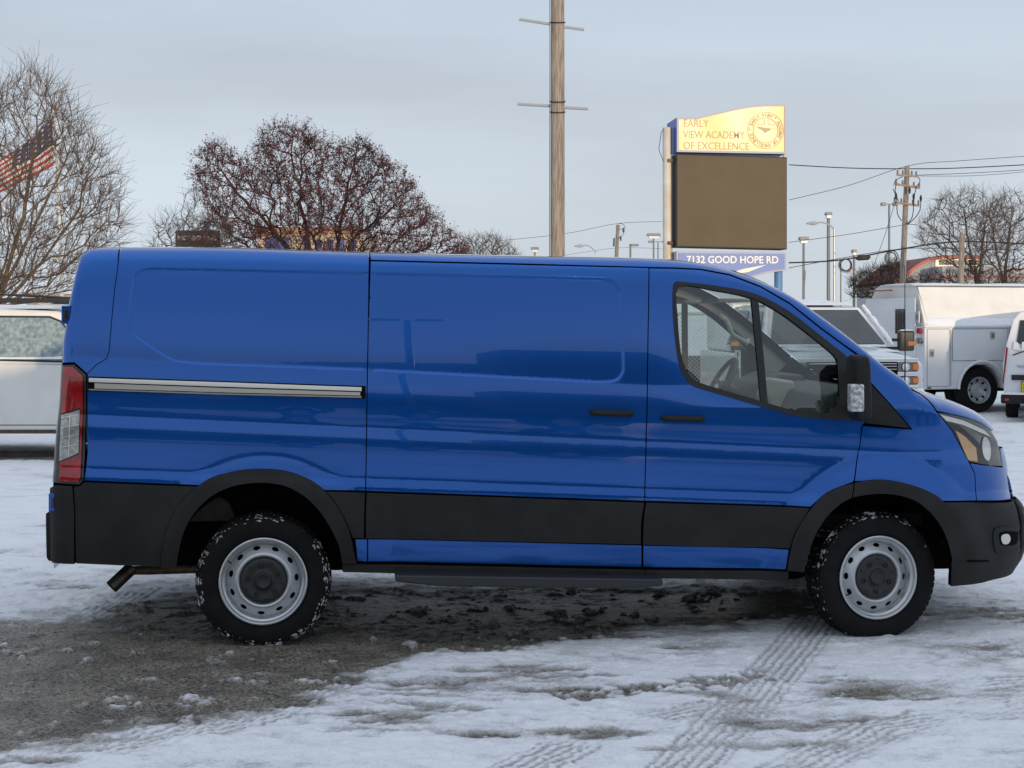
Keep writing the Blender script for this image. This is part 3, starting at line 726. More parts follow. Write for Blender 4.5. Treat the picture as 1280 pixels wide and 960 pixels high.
    for k in range(5):
        t = 2 * math.pi * k / 5 + .4 + ph
        for q, (r_, s_) in enumerate(((.082, .013), (.098, .004))):
            t2 = t + (0 if q == 0 else .63); cx, cz = r_ * math.cos(t2), r_ * math.sin(t2)
            pr = [(s_ * 1.05, .034), (s_, .0235), (s_ * .85, .022), (s_ * .75, .030), (.0, .031)]
            mb2 = MB(); mb2.lathe(pr, 14, axis='y')
            mb.add([(p[0] * (1 if q else .9) + cx, p[1], p[2] + cz) for p in mb2.v], mb2.f)
    mb.v = [tuple(M @ Vector(p)) for p in mb.v]; mb.build('hub_cover', mat('hub_black', (.02, .02, .021), rough=.5), wh, smooth=True, ang=50)
    mb = MB(); mb.tube([(.208 * math.cos(1.6 + seed), .02, .208 * math.sin(1.6 + seed)), (.192 * math.cos(1.6 + seed), .008, .192 * math.sin(1.6 + seed))], .004, 8)
    mb.v = [tuple(M @ Vector(p)) for p in mb.v]; mb.build('valve', M_rub, wh)
    if not mirror:
        # snow packed on the tread shoulder
        bm = bmesh.new()
        cl = [rr.uniform(0, 6.28) for _ in range(26)]
        for k in range(1300):
            if seed == 1:
                t = rr.choice([rr.gauss(.15, .55), rr.gauss(-.5, .5), rr.gauss(-1.0, .3), rr.uniform(0, 6.28), rr.gauss(2.1, .5), rr.gauss(3.2, .3)]); h = rr.uniform(.004, .05)
            else:
                t = rr.choice([rr.gauss(2.3, .5), rr.gauss(1.5, .4), rr.uniform(0, 6.28), rr.gauss(2.6, .6)]); h = rr.uniform(.01, .2)
            t += .0 if rr.random() < .3 else min((math.remainder(c_ - t, 6.2832) for c_ in cl), key=abs) * .75
            rad = sc_r(rr.uniform(.318, .335) if h > .02 else rr.uniform(.304, .325))
            s_ = rr.choice([.002, .002, .003, .003, .004, .005, .008]) * rr.uniform(.7, 1.2) * (.85 if seed == 1 else 1.2)
            r1 = bmesh.ops.create_icosphere(bm, subdivisions=1, radius=s_)
            Q = M @ Matrix.Translation((rad * math.cos(t), h, rad * math.sin(t))) @ Matrix.Rotation(-t, 4, 'Y') @ Matrix.Diagonal((.55, .8 * rr.uniform(.6, 1.4), 1.6, 1))
            for v_ in r1['verts']:
                v_.co += Vector((rr.uniform(-1, 1), rr.uniform(-1, 1), rr.uniform(-1, 1))) * s_ * .3; v_.co = Q @ v_.co
        me = bpy.data.meshes.new('packed_snow'); bm.to_mesh(me); bm.free()
        link_mesh('packed_snow', me, M_dsnow, ty)['kind'] = 'stuff'
    return wh
wheel(ACR, .035, R(1.0), .355, 1)
wheel(ACF, .035, R(6.5), .357, 2)
wheel(ACR, WID - .035, 0, .340, 3, True)
wheel(ACF, WID - .035, R(6.5), .338, 4, True)

# mirrors
def mirror(s):
    f = lambda p: p if s > 0 else (p[0], WID - p[1], p[2])
    a = bp(1064, 450, -.16); b = bp(1085, 526, -.16)
    top = a[1] + .028; bot = b[1]; u0 = a[0] - .0; u1 = b[0]
    mb = MB(); n = 10; k = 26
    for i in range(k + 1):
        t = i / k; z = bot + (top - bot) * t
        # section: rounded box, width across v, thin along u, tapering at top and bottom
        e = max(.0, 1 - abs(2 * t - 1) ** 7) ** .5
        hw = .095 * (.55 + .45 * e) ; hu = (u1 - u0) / 2 * (.62 + .38 * e) ; cu = (u0 + u1) / 2 + .012 * (1 - t) - .006
        for j in range(20):
            th = 2 * math.pi * j / 20; ca, sa = math.cos(th), math.sin(th)
            mb.v.append(f((cu + hu * math.copysign(abs(ca) ** .45, ca), -.15 + hw * math.copysign(abs(sa) ** .5, sa), z)))
    for i in range(k):
        for j in range(20): mb.f.append((i * 20 + j, i * 20 + (j + 1) % 20, (i + 1) * 20 + (j + 1) % 20, (i + 1) * 20 + j))
    mb.f.append(tuple(range(19, -1, -1))); mb.f.append(tuple(k * 20 + j for j in range(20)))
    mo = mb.build('mirror', M_clad, van, smooth=True, ang=60)
    # lamp in the housing
    p0 = bp(1061.5, 480, -.25); p1 = bp(1081, 515, -.25)
    mb = MB(); mb.box(p0[0] + .008, p1[0], -.252, -.19, p1[1], p0[1])
    if s < 0: mb.v = [f(p) for p in mb.v]
    il = mb.build('indicator_lamp', mat('indicator_clear', (.85, .85, .84), rough=.15, coat=1, metal=.3, noise=.75, nscale=55, bump=.8, bscale=160), mo, bevel=.012, seg=3)
    mb = MB(); a2, b2 = sp(1056, 470), sp(1066, 515); mb.tube([f((a2[0] + .04, .06, a2[1])), f((u0 + .04, -.10, a2[1] + .01))], .022, 8); mb.build('mirror_arm', M_clad, mo, smooth=True); mb = MB(); mb.tube([f((b2[0] + .02, .05, b2[1])), f((u0 + .04, -.10, b2[1] + .03))], .028, 8)
    mb.build('mirror_arm', M_clad, mo, smooth=True)
    if s < 0:
        mb = MB(); z0, z1 = bot + .05, top - .03; mb.box(u0 - .003, u0 + .001, -.23, -.07, z0, z1); mb.v = [f(p) for p in mb.v]; mb.build('mirror_glass', M_chrome, mo)
for s in (1, -1): mirror(s)
# triangle at the front window corner
panel('window_corner', L2([(1046,448),(1064,446),(1067,452),(1068,526),(1040,523),(1025,519),(1041,512),(1049,500)]), M_rub, off=.006, inset=0)
# antenna
a = bp(1131, 486, .30); mb = MB(); mb.tube([(a[0], .30, a[1] - .02), (a[0], .30, a[1] + .035)], [.014, .008], 10); t_ = bp(1131, 352, .30)
mb.tube([(a[0], .30, a[1] + .03), (a[0] + .002, .30, a[1] + .18), (t_[0], .30, a[1] + .70)], [.0045, .0035, .002], 8)
mb.build('antenna', M_rub, van, smooth=True)

# cab interior
zf = .62
mb = MB(); dash = [(3.02, .95), (3.0, 1.16), (3.06, 1.27), (3.20, 1.31), (3.62, 1.27), (3.70, 1.05), (3.5, .9)]
mb.prism(dash, .16, WID - .16); db = mb.build('dashboard', M_dtrim, van, bevel=.02, seg=3)
mb = MB(); mb.prism([(2.93, 1.16), (2.98, 1.29), (3.10, 1.345), (3.25, 1.345), (3.3, 1.2), (3.05, 1.1)], 1.15, 1.75); mb.build('instrument_hood', M_dtrim, db, bevel=.02, seg=3)
mb = MB(); mb.prism([(2.95, .85), (2.94, 1.22), (3.0, 1.33), (3.1, 1.32), (3.1, .9)], .82, 1.15); mb.build('centre_stack', M_trim, db, bevel=.02)
mb = MB(); sc_ = Vector((2.80, 1.45, 1.27)); ax = Vector((-.86, 0, .50)).normalized(); e1_ = Vector((0, 1, 0)); e2_ = ax.cross(e1_)
ring = [sc_ + (e1_ * math.cos(t) + e2_ * math.sin(t)) * .185 for t in np.linspace(0, 2 * math.pi, 41)]
mb.tube(ring, .015, 10, cap=False); mb.tube([sc_, sc_ - ax * .25], .035, 10)
for t in (-.15, math.pi + .15, -math.pi / 2): mb.tube([sc_ - ax * .03, sc_ + (e1_ * math.cos(t) + e2_ * math.sin(t)) * .18], .014, 6)
mb.lathe([(.06, 0), (.055, .02), (.0, .03)], 16, (0, 0, 0)) if False else None
mb.build('steering_wheel', M_dtrim, van, smooth=True)
for yy in (.33, 1.22):
    st = empty('seat', (2.0, yy, 0)); st.parent = van
    mb = MB(); mb.box(.08, .60, 0, .50, .80, .95); mb.build('cushion', M_seat, st, bevel=.05, seg=3)
    mb = MB(); mb.prism([(.10, .92), (.24, .92), (.12, 1.50), (.0, 1.50)], .0, .48); mb.build('backrest', M_seat, st, bevel=.05, seg=3)
    mb = MB(); mb.box(-.04, .07, .12, .36, 1.52, 1.70); mb.build('headrest', M_seat, st, bevel=.04, seg=3)
mb = MB(); mb.box(1.88, 1.92, .12, WID - .12, .4, float(Ztop(1.9)) - .08); mb.build('bulkhead', M_dtrim, van)
mb = MB(); mb.box(1.9, 3.6, .1, WID - .1, .55, .62); mb.build('cab_floor', M_black, van)
# grab handle on the far pillar, rear view mirror, sun visors
g0, g1 = bp(905, 400, 1.80), bp(932, 425, 1.78)
mb = MB(); mb.tube([(g0[0] - .02, 1.82, g0[1] + .03), (g0[0], 1.74, g0[1]), ((g0[0] + g1[0]) / 2 - .03, 1.73, (g0[1] + g1[1]) / 2 - .03), (g1[0], 1.74, g1[1] - .02), (g1[0] + .03, 1.82, g1[1])], .016, 8)
mb.build('grab_handle', M_trim, van, smooth=True)
q0 = bp(1003, 398, .95)
mb = MB(); mb.box(q0[0] - .02, q0[0] + .02, .84, 1.10, q0[1] - .035, q0[1] + .035); mb.build('rear_view_mirror', M_trim, van, bevel=.015)
for yy in (.35, 1.2):
    mb = MB(); z = float(Ztop(uat(925))); mb.box(uat(905), uat(948), yy, yy + .42, z - .16, z - .14, None); mb.build('sun_visor', M_trim, van, bevel=.008)
# ------------------------------------------------------------------ ground: packed snow, slush and bare asphalt
def gp(px, py): 
    Y = F * CH / (py - HZ); return ((px - 640) / F * Y, Y)
def gz(X, Y=None):
    return -0.045 * np.tanh((X + 1.3) * .30) * 1.35
D1 = [gp(*p) for p in [(-90,790),(20,788),(100,779),(160,758),(240,748),(430,740),(640,737),(830,731),(1000,728),(1020,740),(1000,752),(920,762),(800,774),(700,786),(620,800),(540,808),(450,838),(405,850),(372,868),(330,885),(180,897),(60,922),(-90,945)]]
D2 = [gp(*p) for p in [(690,862),(760,848),(830,842),(920,834),(960,826),(960,834),(890,846),(800,856),(720,872)]]
TR4 = [gp(*p) for p in [(560,1000),(760,905),(1000,860),(1300,840)]]
TR5 = [gp(*p) for p in [(900,1000),(1100,900),(1330,855)]]
TR6 = [gp(*p) for p in [(380,790),(470,760),(560,742),(600,733)]]
TR7 = [gp(*p) for p in [(-60,700),(120,690),(300,688)]]
D3 = [gp(*p) for p in [(960,740),(1180,745),(1300,735),(1300,760),(1190,790),(1000,800),(860,800)]]
TR1 = [gp(*p) for p in [(800,1000),(862,940),(930,870),(975,820),(1010,780),(1025,760)]]
TR2 = [gp(*p) for p in [(-60,985),(60,958),(190,925),(330,895),(420,850),(470,812)]]
TR3 = [gp(*p) for p in [(80,800),(120,775),(160,752),(180,740)]]
def track(X, Y, path, wd):
    best = np.full(X.shape, 1e9); lat = np.zeros(X.shape); arc = np.zeros(X.shape); s0 = 0
    for (x1, y1), (x2, y2) in zip(path[:-1], path[1:]):
        dx, dy = x2 - x1, y2 - y1; l = math.hypot(dx, dy); t = np.clip(((X - x1) * dx + (Y - y1) * dy) / l / l, 0, 1)
        ex = X - x1 - t * dx; ey = Y - y1 - t * dy; d = np.hypot(ex, ey); m_ = d < best
        sg = np.sign(dx * ey - dy * ex); lat = np.where(m_, d * sg, lat); arc = np.where(m_, s0 + t * l, arc); best = np.minimum(best, d); s0 += l
    k = sstep(wd, wd * .85, best)
    rib = .5 + .5 * np.sin((lat + .012 * (fbm(X * 5, Y * 5, 3, 87) - .5)) * 2 * math.pi / .044 + .45 * np.sin(arc * 2 * math.pi / .06)); cross = .5 + .5 * np.sin(arc * 2 * math.pi / .05 + np.sign(lat) * lat * 60)
    return k * (.72 + .28 * sstep(.3, .6, fbm(X * 6, Y * 6, 3, 88))), rib * .75 + .25 * cross
def ground_fn(X, Y):
    wx = X + .25 * (fbm(X * 1.3, Y * 1.3, 3, 5) - .5); wy = Y + .35 * (fbm(X * 1.1 + 7, Y * 1.6, 3, 9) - .5)
    near = (Y < 14) & (np.abs(X) < 9)
    f = np.ones(X.shape)
    d1 = np.full(X.shape, -9.0); d2 = d1.copy(); d3 = d1.copy()
    if near.any():
        d1[near] = sdf(wx[near], wy[near], D1); d2[near] = sdf(wx[near], wy[near], D2); d3[near] = sdf(wx[near], wy[near], D3)
    n1 = fbm(X * 2.2, Y * 5.0, 5, 21, .6); n2 = fbm(X * 11, Y * 15, 5, 33, .68); streak = fbm(X * 1.3 + .4 * Y, Y * 5.0 - .8 * X, 5, 41, .62); n3 = fbm(X * .55 + 4, Y * .9, 3, 55)
    base = .98 - .85 * sstep(.50, .80, streak) * sstep(.38, .65, n3) * sstep(.30, .60, n2 + .1) + .42 * (n2 - .5) + .28 * (n1 - .5)
    farm = sstep(9, 14, Y); base = base * (1 - farm * .6) + farm * .6 * 1.0
    dark = sstep(-.20, .10, d1 + .45 * (n1 - .5) + .40 * (n2 - .5))
    dark = dark * (1 - .55 * sstep(.60, .72, n2) * sstep(.46, .58, n1)) * (1 - .45 * sstep(.55, .8, streak)) 
    f = base * (1 - dark) + dark * (.03 + .25 * sstep(.5, .75, n2))
    k2 = sstep(-.06, .05, d2 + .12 * (n1 - .5) + .30 * (n2 - .5)); f = f - .75 * k2 * sstep(.40, .62, n2 + .05)
    k3 = sstep(-.25, .1, d3 + .2 * (n1 - .5)); f = f - .30 * k3 * sstep(.38, .62, n1 * .5 + n2 * .5)
    h = .022 * np.clip(f, 0, 1) + .012 * (n1 - .5) + .011 * (n2 - .5) * (np.clip(f, 0, 1) + .15)
    rg = 1 - np.abs(2 * fbm(X * 4.5 + .4 * wy, Y * 7.5, 4, 61, .6) - 1) * 2.2; h = h + .012 * np.clip(rg, 0, 1) ** 3 * sstep(.25, .6, f); f = f - .20 * sstep(.5, .75, fbm(X * 3 + 5, Y * 6, 4, 66, .65)) * sstep(.4, .9, f)
    h = h + .05 * (fbm(X * .5, Y * .5, 3, 77) - .5) * sstep(10, 16, Y)
    lump = sstep(.74, .9, fbm(X * 8, Y * 9, 3, 91, .6)); h = h + .010 * lump * sstep(.5, .9, f)
    n5 = fbm(X * 34, Y * 40, 2, 101, .5); h = h + .006 * (n5 - .5) * (1 - .6 * np.clip(f, 0, 1)) * (Y < 16)
    for pth, wd, am in ((TR1, .155, .011), (TR2, .14, .012), (TR3, .14, .008), (TR4, .13, .0035), (TR5, .15, .0035), (TR6, .13, .008), (TR7, .14, .010)):
        k, rb = track(X, Y, pth, wd) if True else 0
        k = k * near * (1.0 if pth is TR1 else (.3 + .7 * sstep(.35, .6, fbm(X * 2.5, Y * 3.5, 3, 71)))) * sstep(.15, .5, f + .25 * (n1 - .3)) ; h = h - am * k * (1 - rb) ; f = f * (1 - k) + k * np.minimum(f, .48 + .50 * rb)
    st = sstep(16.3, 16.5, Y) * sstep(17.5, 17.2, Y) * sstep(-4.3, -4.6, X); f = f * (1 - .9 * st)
    # keep the contact patches at the wheels
    return h - .018, np.clip(f, 0, 1)
M_ground = bpy.data.materials.new('snowy_asphalt'); M_ground.use_nodes = True
nt = M_ground.node_tree; B = nt.nodes['Principled BSDF']; N = nt.nodes.new; L = nt.links.new
at = N('ShaderNodeAttribute'); at.attribute_name = 'snow'
tc = N('ShaderNodeTexCoord')
n1 = N('ShaderNodeTexNoise'); n1.inputs['Scale'].default_value = 55; n1.inputs['Detail'].default_value = 6; n1.inputs['Roughness'].default_value = .65; L(tc.outputs['Object'], n1.inputs['Vector'])
ad = N('ShaderNodeMath'); ad.operation = 'MULTIPLY_ADD'; ad.inputs[1].default_value = .60; L(n1.outputs['Fac'], ad.inputs[0])
sb = N('ShaderNodeMath'); sb.operation = 'SUBTRACT'; sb.inputs[1].default_value = .30; L(at.outputs['Fac'], sb.inputs[0]); L(sb.outputs[0], ad.inputs[2])
cr = N('ShaderNodeValToRGB'); e = cr.color_ramp.elements
e[0].position = .16; e[0].color = (0, 0, 0, 1); e[1].position = .82; e[1].color = (1, 1, 1, 1)
L(ad.outputs[0], cr.inputs['Fac'])
vo = N('ShaderNodeTexVoronoi'); vo.inputs['Scale'].default_value = 120; L(tc.outputs['Object'], vo.inputs['Vector'])
va = N('ShaderNodeValToRGB'); va.color_ramp.elements[0].color = (.022, .020, .017, 1); va.color_ramp.elements[1].color = (.34, .30, .24, 1); va.color_ramp.elements[1].position = .95
sp3 = N('ShaderNodeSeparateColor'); L(vo.outputs['Color'], sp3.inputs[0]); L(sp3.outputs[0], va.inputs['Fac'])
# wet/dirty patches in the asphalt
n4 = N('ShaderNodeTexNoise'); n4.inputs['Scale'].default_value = 3.0; n4.inputs['Detail'].default_value = 6; L(tc.outputs['Object'], n4.inputs['Vector'])
wr = N('ShaderNodeValToRGB'); wr.color_ramp.elements[0].position = .38; wr.color_ramp.elements[1].position = .62; wr.color_ramp.elements[0].color = (.55, .55, .56, 1); wr.color_ramp.elements[1].color = (1, 1, 1, 1); L(n4.outputs['Fac'], wr.inputs['Fac'])
mu = N('ShaderNodeMix'); mu.data_type = 'RGBA'; mu.blend_type = 'MULTIPLY'; mu.inputs['Factor'].default_value = 1; L(va.outputs['Color'], mu.inputs['A']); L(wr.outputs['Color'], mu.inputs['B'])
sn = N('ShaderNodeValToRGB'); sn.color_ramp.elements[0].position = .0; sn.color_ramp.elements[0].color = (.16, .145, .125, 1); sn.color_ramp.elements[1].position = 1; sn.color_ramp.elements[1].color = (.82, .83, .86, 1)
q = sn.color_ramp.elements.new(.45); q.color = (.46, .45, .445, 1)
q = sn.color_ramp.elements.new(.8); q.color = (.69, .70, .73, 1)
L(ad.outputs[0], sn.inputs['Fac'])
mx = N('ShaderNodeMix'); mx.data_type = 'RGBA'; L(cr.outputs['Color'], mx.inputs['Factor']); L(mu.outputs['Result'], mx.inputs['A']); L(sn.outputs['Color'], mx.inputs['B']); L(mx.outputs['Result'], B.inputs['Base Color'])
rr_ = N('ShaderNodeMapRange'); rr_.inputs['From Min'].default_value = 0; rr_.inputs['From Max'].default_value = .6; rr_.inputs['To Min'].default_value = .42; rr_.inputs['To Max'].default_value = .7; L(at.outputs['Fac'], rr_.inputs['Value']); L(rr_.outputs['Result'], B.inputs['Roughness'])
b1 = N('ShaderNodeBump'); b1.inputs['Strength'].default_value = .9; b1.inputs['Distance'].default_value = .006; L(n1.outputs['Fac'], b1.inputs['Height'])
b2 = N('ShaderNodeBump'); b2.inputs['Strength'].default_value = .7; b2.inputs['Distance'].default_value = .003; L(vo.outputs['Distance'], b2.inputs['Height']); L(b1.outputs['Normal'], b2.inputs['Normal']); L(b2.outputs['Normal'], B.inputs['Normal'])
def grid_patch(xs, ys, hole=None):
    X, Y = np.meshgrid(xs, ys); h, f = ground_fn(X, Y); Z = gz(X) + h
    nx = len(xs); ny = len(ys); ids = np.arange(nx * ny).reshape(ny, nx)
    q = np.stack([ids[:-1, :-1], ids[:-1, 1:], ids[1:, 1:], ids[1:, :-1]], -1).reshape(-1, 4)
    if hole:
        cx = (X[:-1, :-1] + X[1:, 1:]).ravel() / 2; cy = (Y[:-1, :-1] + Y[1:, 1:]).ravel() / 2
        q = q[~((cx > hole[0]) & (cx < hole[1]) & (cy > hole[2]) & (cy < hole[3]))]
    return np.stack([X.ravel(), Y.ravel(), Z.ravel()], 1), q, f.ravel()
def build_ground():
    V_, Q_, F_ = [], [], []; k = 0
    for xs, ys, hole in ((np.arange(-3.6, 4.0001, .0125), np.arange(5.2, 9.6001, .0125), None),
                         (np.arange(-12.0, 16.01, .05), np.arange(2.0, 24.01, .05), (-3.6, 4.0, 5.2, 9.6)),
                         (np.concatenate([np.linspace(-900, -60, 12), np.arange(-50, 60, 1.0), np.linspace(65, 900, 12)]), np.concatenate([np.linspace(-900, -60, 12), np.arange(-50, 60, 1.0), np.linspace(65, 1500, 20)]), None)):
        v_, q_, f_ = grid_patch(xs, ys, hole)
        if len(xs) < 200:
            ins = (v_[:, 0] > -12.5) & (v_[:, 0] < 16.5) & (v_[:, 1] > 1.5) & (v_[:, 1] < 24.5); v_[ins, 2] -= .25
        V_.append(v_); Q_.append(q_ + k); F_.append(f_); k += len(v_)
    v_ = np.concatenate(V_); q_ = np.concatenate(Q_); f_ = np.concatenate(F_)
    me = bpy.data.meshes.new('ground'); me.vertices.add(len(v_)); me.vertices.foreach_set('co', v_.ravel()); me.loops.add(len(q_) * 4); me.loops.foreach_set('vertex_index', q_.ravel().astype(np.int32))
    me.polygons.add(len(q_)); me.polygons.foreach_set('loop_start', (np.arange(len(q_)) * 4).astype(np.int32)); me.update(); me.validate()
    me.polygons.foreach_set('use_smooth', [True] * len(me.polygons))
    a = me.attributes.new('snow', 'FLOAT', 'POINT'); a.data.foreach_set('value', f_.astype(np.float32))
    o = link_mesh('ground', me, M_ground); o['kind'] = 'structure'; return o
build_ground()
# ------------------------------------------------------------------ surroundings
def wtag(o, label, cat, group=None): return tag(o, label, cat, group)
M_gl_dark = mat('dark_glass', (0.012, 0.016, 0.018), rough=0.08, coat=0.5)
M_alu = mat('aluminium', (0.45, 0.45, 0.44), rough=0.4, metal=0.7)
M_grey = mat('grey_metal', (0.16, 0.165, 0.17), rough=0.5, metal=0.3)
M_orange = mat('orange_lens', (0.75, 0.20, 0.03), rough=0.2, coat=1)
def wheel_simple(root, x, y, z, r=.38, wd=.26, ax='y', face=-1, rim=None):
    """plain road wheel in a vehicle's own coordinates; face = side of the visible disc"""
    wh = empty('wheel', (x, y, z)); wh.parent = root
    mb = MB(); h = wd / 2
    mb.lathe([(r * .58, -h * .8), (r * .66, -h), (r * .93, -h), (r, -h * .75), (r, h * .75), (r * .93, h), (r * .66, h), (r * .58, h * .8)], 36, axis=ax); mb.build('tyre', M_tyre, wh, smooth=True)
    mb = MB(); f = face; mb.lathe([(r * .60, f * h * .85), (r * .60, f * h * .95), (r * .55, f * h * .9), (r * .50, f * h * .45), (r * .36, f * h * .25), (r * .30, f * h * .5), (r * .15, f * h * .6), (0, f * h * .6)], 30, axis=ax); mb.build('rim', rim or M_rim, wh, smooth=True)
    for k in range(8):
        t = math.pi * 2 * k / 8; a, b = r * .43 * math.cos(t), r * .43 * math.sin(t); c = (a, f * h * .38, b) if ax == 'y' else (f * h * .38, a, b)
        mb = MB(); mb.lathe([(0, f * .012), (r * .055, f * .012), (r * .055, -f * .01)], 10, c, ax); mb.build('hand_hole', M_black, wh)
    return wh
def quad(mb, a, b, c, d, th=0.01):
    """thin slab through four points (a..d), thickness along its normal"""
    a, b, c, d = map(Vector, (a, b, c, d)); n = (b - a).cross(d - a).normalized() * th
    mb.add([a, b, c, d, a + n, b + n, c + n, d + n], [(3, 2, 1, 0), (4, 5, 6, 7), (0, 1, 5, 4), (1, 2, 6, 5), (2, 3, 7, 6), (3, 0, 4, 7)]); return mb
def snow_cap(name, x0, x1, y0, y1, z, par, h=.05, seed=0, nx=14, ny=10, fn=None):
    mb = MB(); xs = np.linspace(x0, x1, nx); ys = np.linspace(y0, y1, ny)
    for j, y in enumerate(ys):
        for i, x in enumerate(xs):
            e = min(i, nx - 1 - i, j, ny - 1 - j); k = [0, .75, 1][min(e, 2)]
            mb.v.append((x, y, (z if fn is None else fn(x, y)) + h * k * (.6 + .8 * float(fbm(np.array(x * 3.1 + seed), np.array(y * 3.1), 3, seed)))))
    for j in range(ny - 1):
        for i in range(nx - 1): mb.f.append((j * nx + i, j * nx + i + 1, (j + 1) * nx + i + 1, (j + 1) * nx + i))
    return mb.build(name, M_snow, par, smooth=True, ang=180)

# ---- white work pickup at the left, side-on, nose to the right
def work_pickup(loc, rz, paint, label, group=None, rack=True):
    t = empty('pickup_truck', loc, rz); wtag(t, label, 'pickup truck', group)
    # local: x forward, y depth (0 = near side), z up ; door front edge at x=0
    Wd = 1.9
    def lean(p): return (p[0], p[1] + (1 if p[1] < Wd / 2 else -1) * max(0, p[2] - 1.12) * .22, p[2])
    mb = MB(); mb.prism([(-1.35, .34), (.62, .34), (.62, 1.10), (-1.35, 1.12)], 0, Wd); mb.build('cab', paint, t, bevel=.03, seg=3)
    mb = MB(); mb.prism([(-1.35, 1.10), (.55, 1.10), (-.02, 1.62), (-.16, 1.72), (-1.2, 1.76), (-1.35, 1.66)], 0, Wd, fn=lean); rf = mb.build('cab_roof', paint, t, bevel=.04, seg=3)
    gz_ = [(-1.02, 1.17), (.20, 1.14), (.16, 1.27), (-.13, 1.59), (-.26, 1.64), (-1.0, 1.645)]
    mb = MB(); mb.prism(ofs_poly(gz_, -.022), -.006, Wd + .006, fn=lean); wf = mb.build('window_frame', M_rub, t, bevel=.003)
    mb = MB(); mb.prism(gz_, -.011, Wd + .011, fn=lean); mb.build('window', mat('frosted_glass', (.30, .36, .37), rough=.3, coat=.6, col2=(.12, .17, .18), nscale=22), t)
    snow_cap('window_snow', -1.0, .05, -.03, .02, 1.165, t, .03, 3, nx=20, ny=5)
    snow_cap('roof_snow', -1.22, -.22, .18, Wd - .18, 1.745, t, .045, 5)
    mb = MB(); mb.box(-1.12, -1.02, -.035, -.005, .96, 1.06); mb.build('door_handle', M_rub, t, bevel=.01)
    mb = MB(); 
    for x in (-1.15, .32): mb.box(x, x + .008, -.004, 0, .40, 1.10)
    mb.box(-1.15, .328, -.004, 0, .40, .408); mb.build('door_gap', M_black, t)
    mb = MB(); mb.prism([(.60, .34), (.75, .5), (1.0, .78), (1.4, .78), (1.62, .5), (1.78, .40), (1.85, .5), (1.85, .98), (1.7, 1.06), (.60, 1.12)], .02, Wd - .02); mb.build('hood', paint, t, bevel=.04, seg=3)
    mb = MB(); mb.prism([(-1.38, .45), (-1.38, 1.05), (-3.6, 1.05), (-3.6, .45), (-3.0, .45), (-2.85, .75), (-2.2, .75), (-2.05, .45)], 0, Wd); mb.build('bed', paint, t, bevel=.02)
    mb = MB(); mb.box(-3.5, 1.7, .3, Wd - .3, .3, .46); mb.build('chassis', M_black, t)
    mb = MB(); mb.box(-1.3, .6, .0, .05, .305, .335); mb.build('rust_sill', M_rust, t)
    for x in (-2.52, 1.18):
        wheel_simple(t, x, .15, .36, .36, face=-1); wheel_simple(t, x, Wd - .15, .36, .36, face=1)
    if rack:
        rk = empty('ladder_rack', (0, 0, 0)); rk.parent = t
        for y in (.12, Wd - .12):
            mb = MB(); mb.box(-3.4, .62, y - .02, y + .02, 1.83, 1.87); mb.build('rail', M_rub, rk, bevel=.004)
            mb = MB(); mb.tube([(-3.4, y, 1.98), (-1.2, y, 1.93), (.1, y, 1.86)], .012, 6); mb.build('rail', M_rub, rk)
        for x in (-3.3, -1.45, -.2, .55):
            mb = MB(); mb.box(x - .02, x + .02, .1, Wd - .1, 1.80, 1.83); mb.build('cross_bar', M_rub, rk)
        for x in (-3.3, -1.45):
            for y in (.10, Wd - .10): mb = MB(); mb.box(x - .02, x + .02, y - .02, y + .02, 1.02, 1.83); mb.build('upright', M_rub, rk)
    return t
TX = (88 - 640) / F * 16.5
M_white_l = mat('sunlit_white_paint', (0.76, 0.74, 0.70), rough=0.35, coat=0.5, noise=0.1, nscale=3)
work_pickup((TX - .05, 16.6, gz(-5)), R(0), M_white_l, 'white work pickup with black overhead ladder rack and frosted side window, at the left edge')

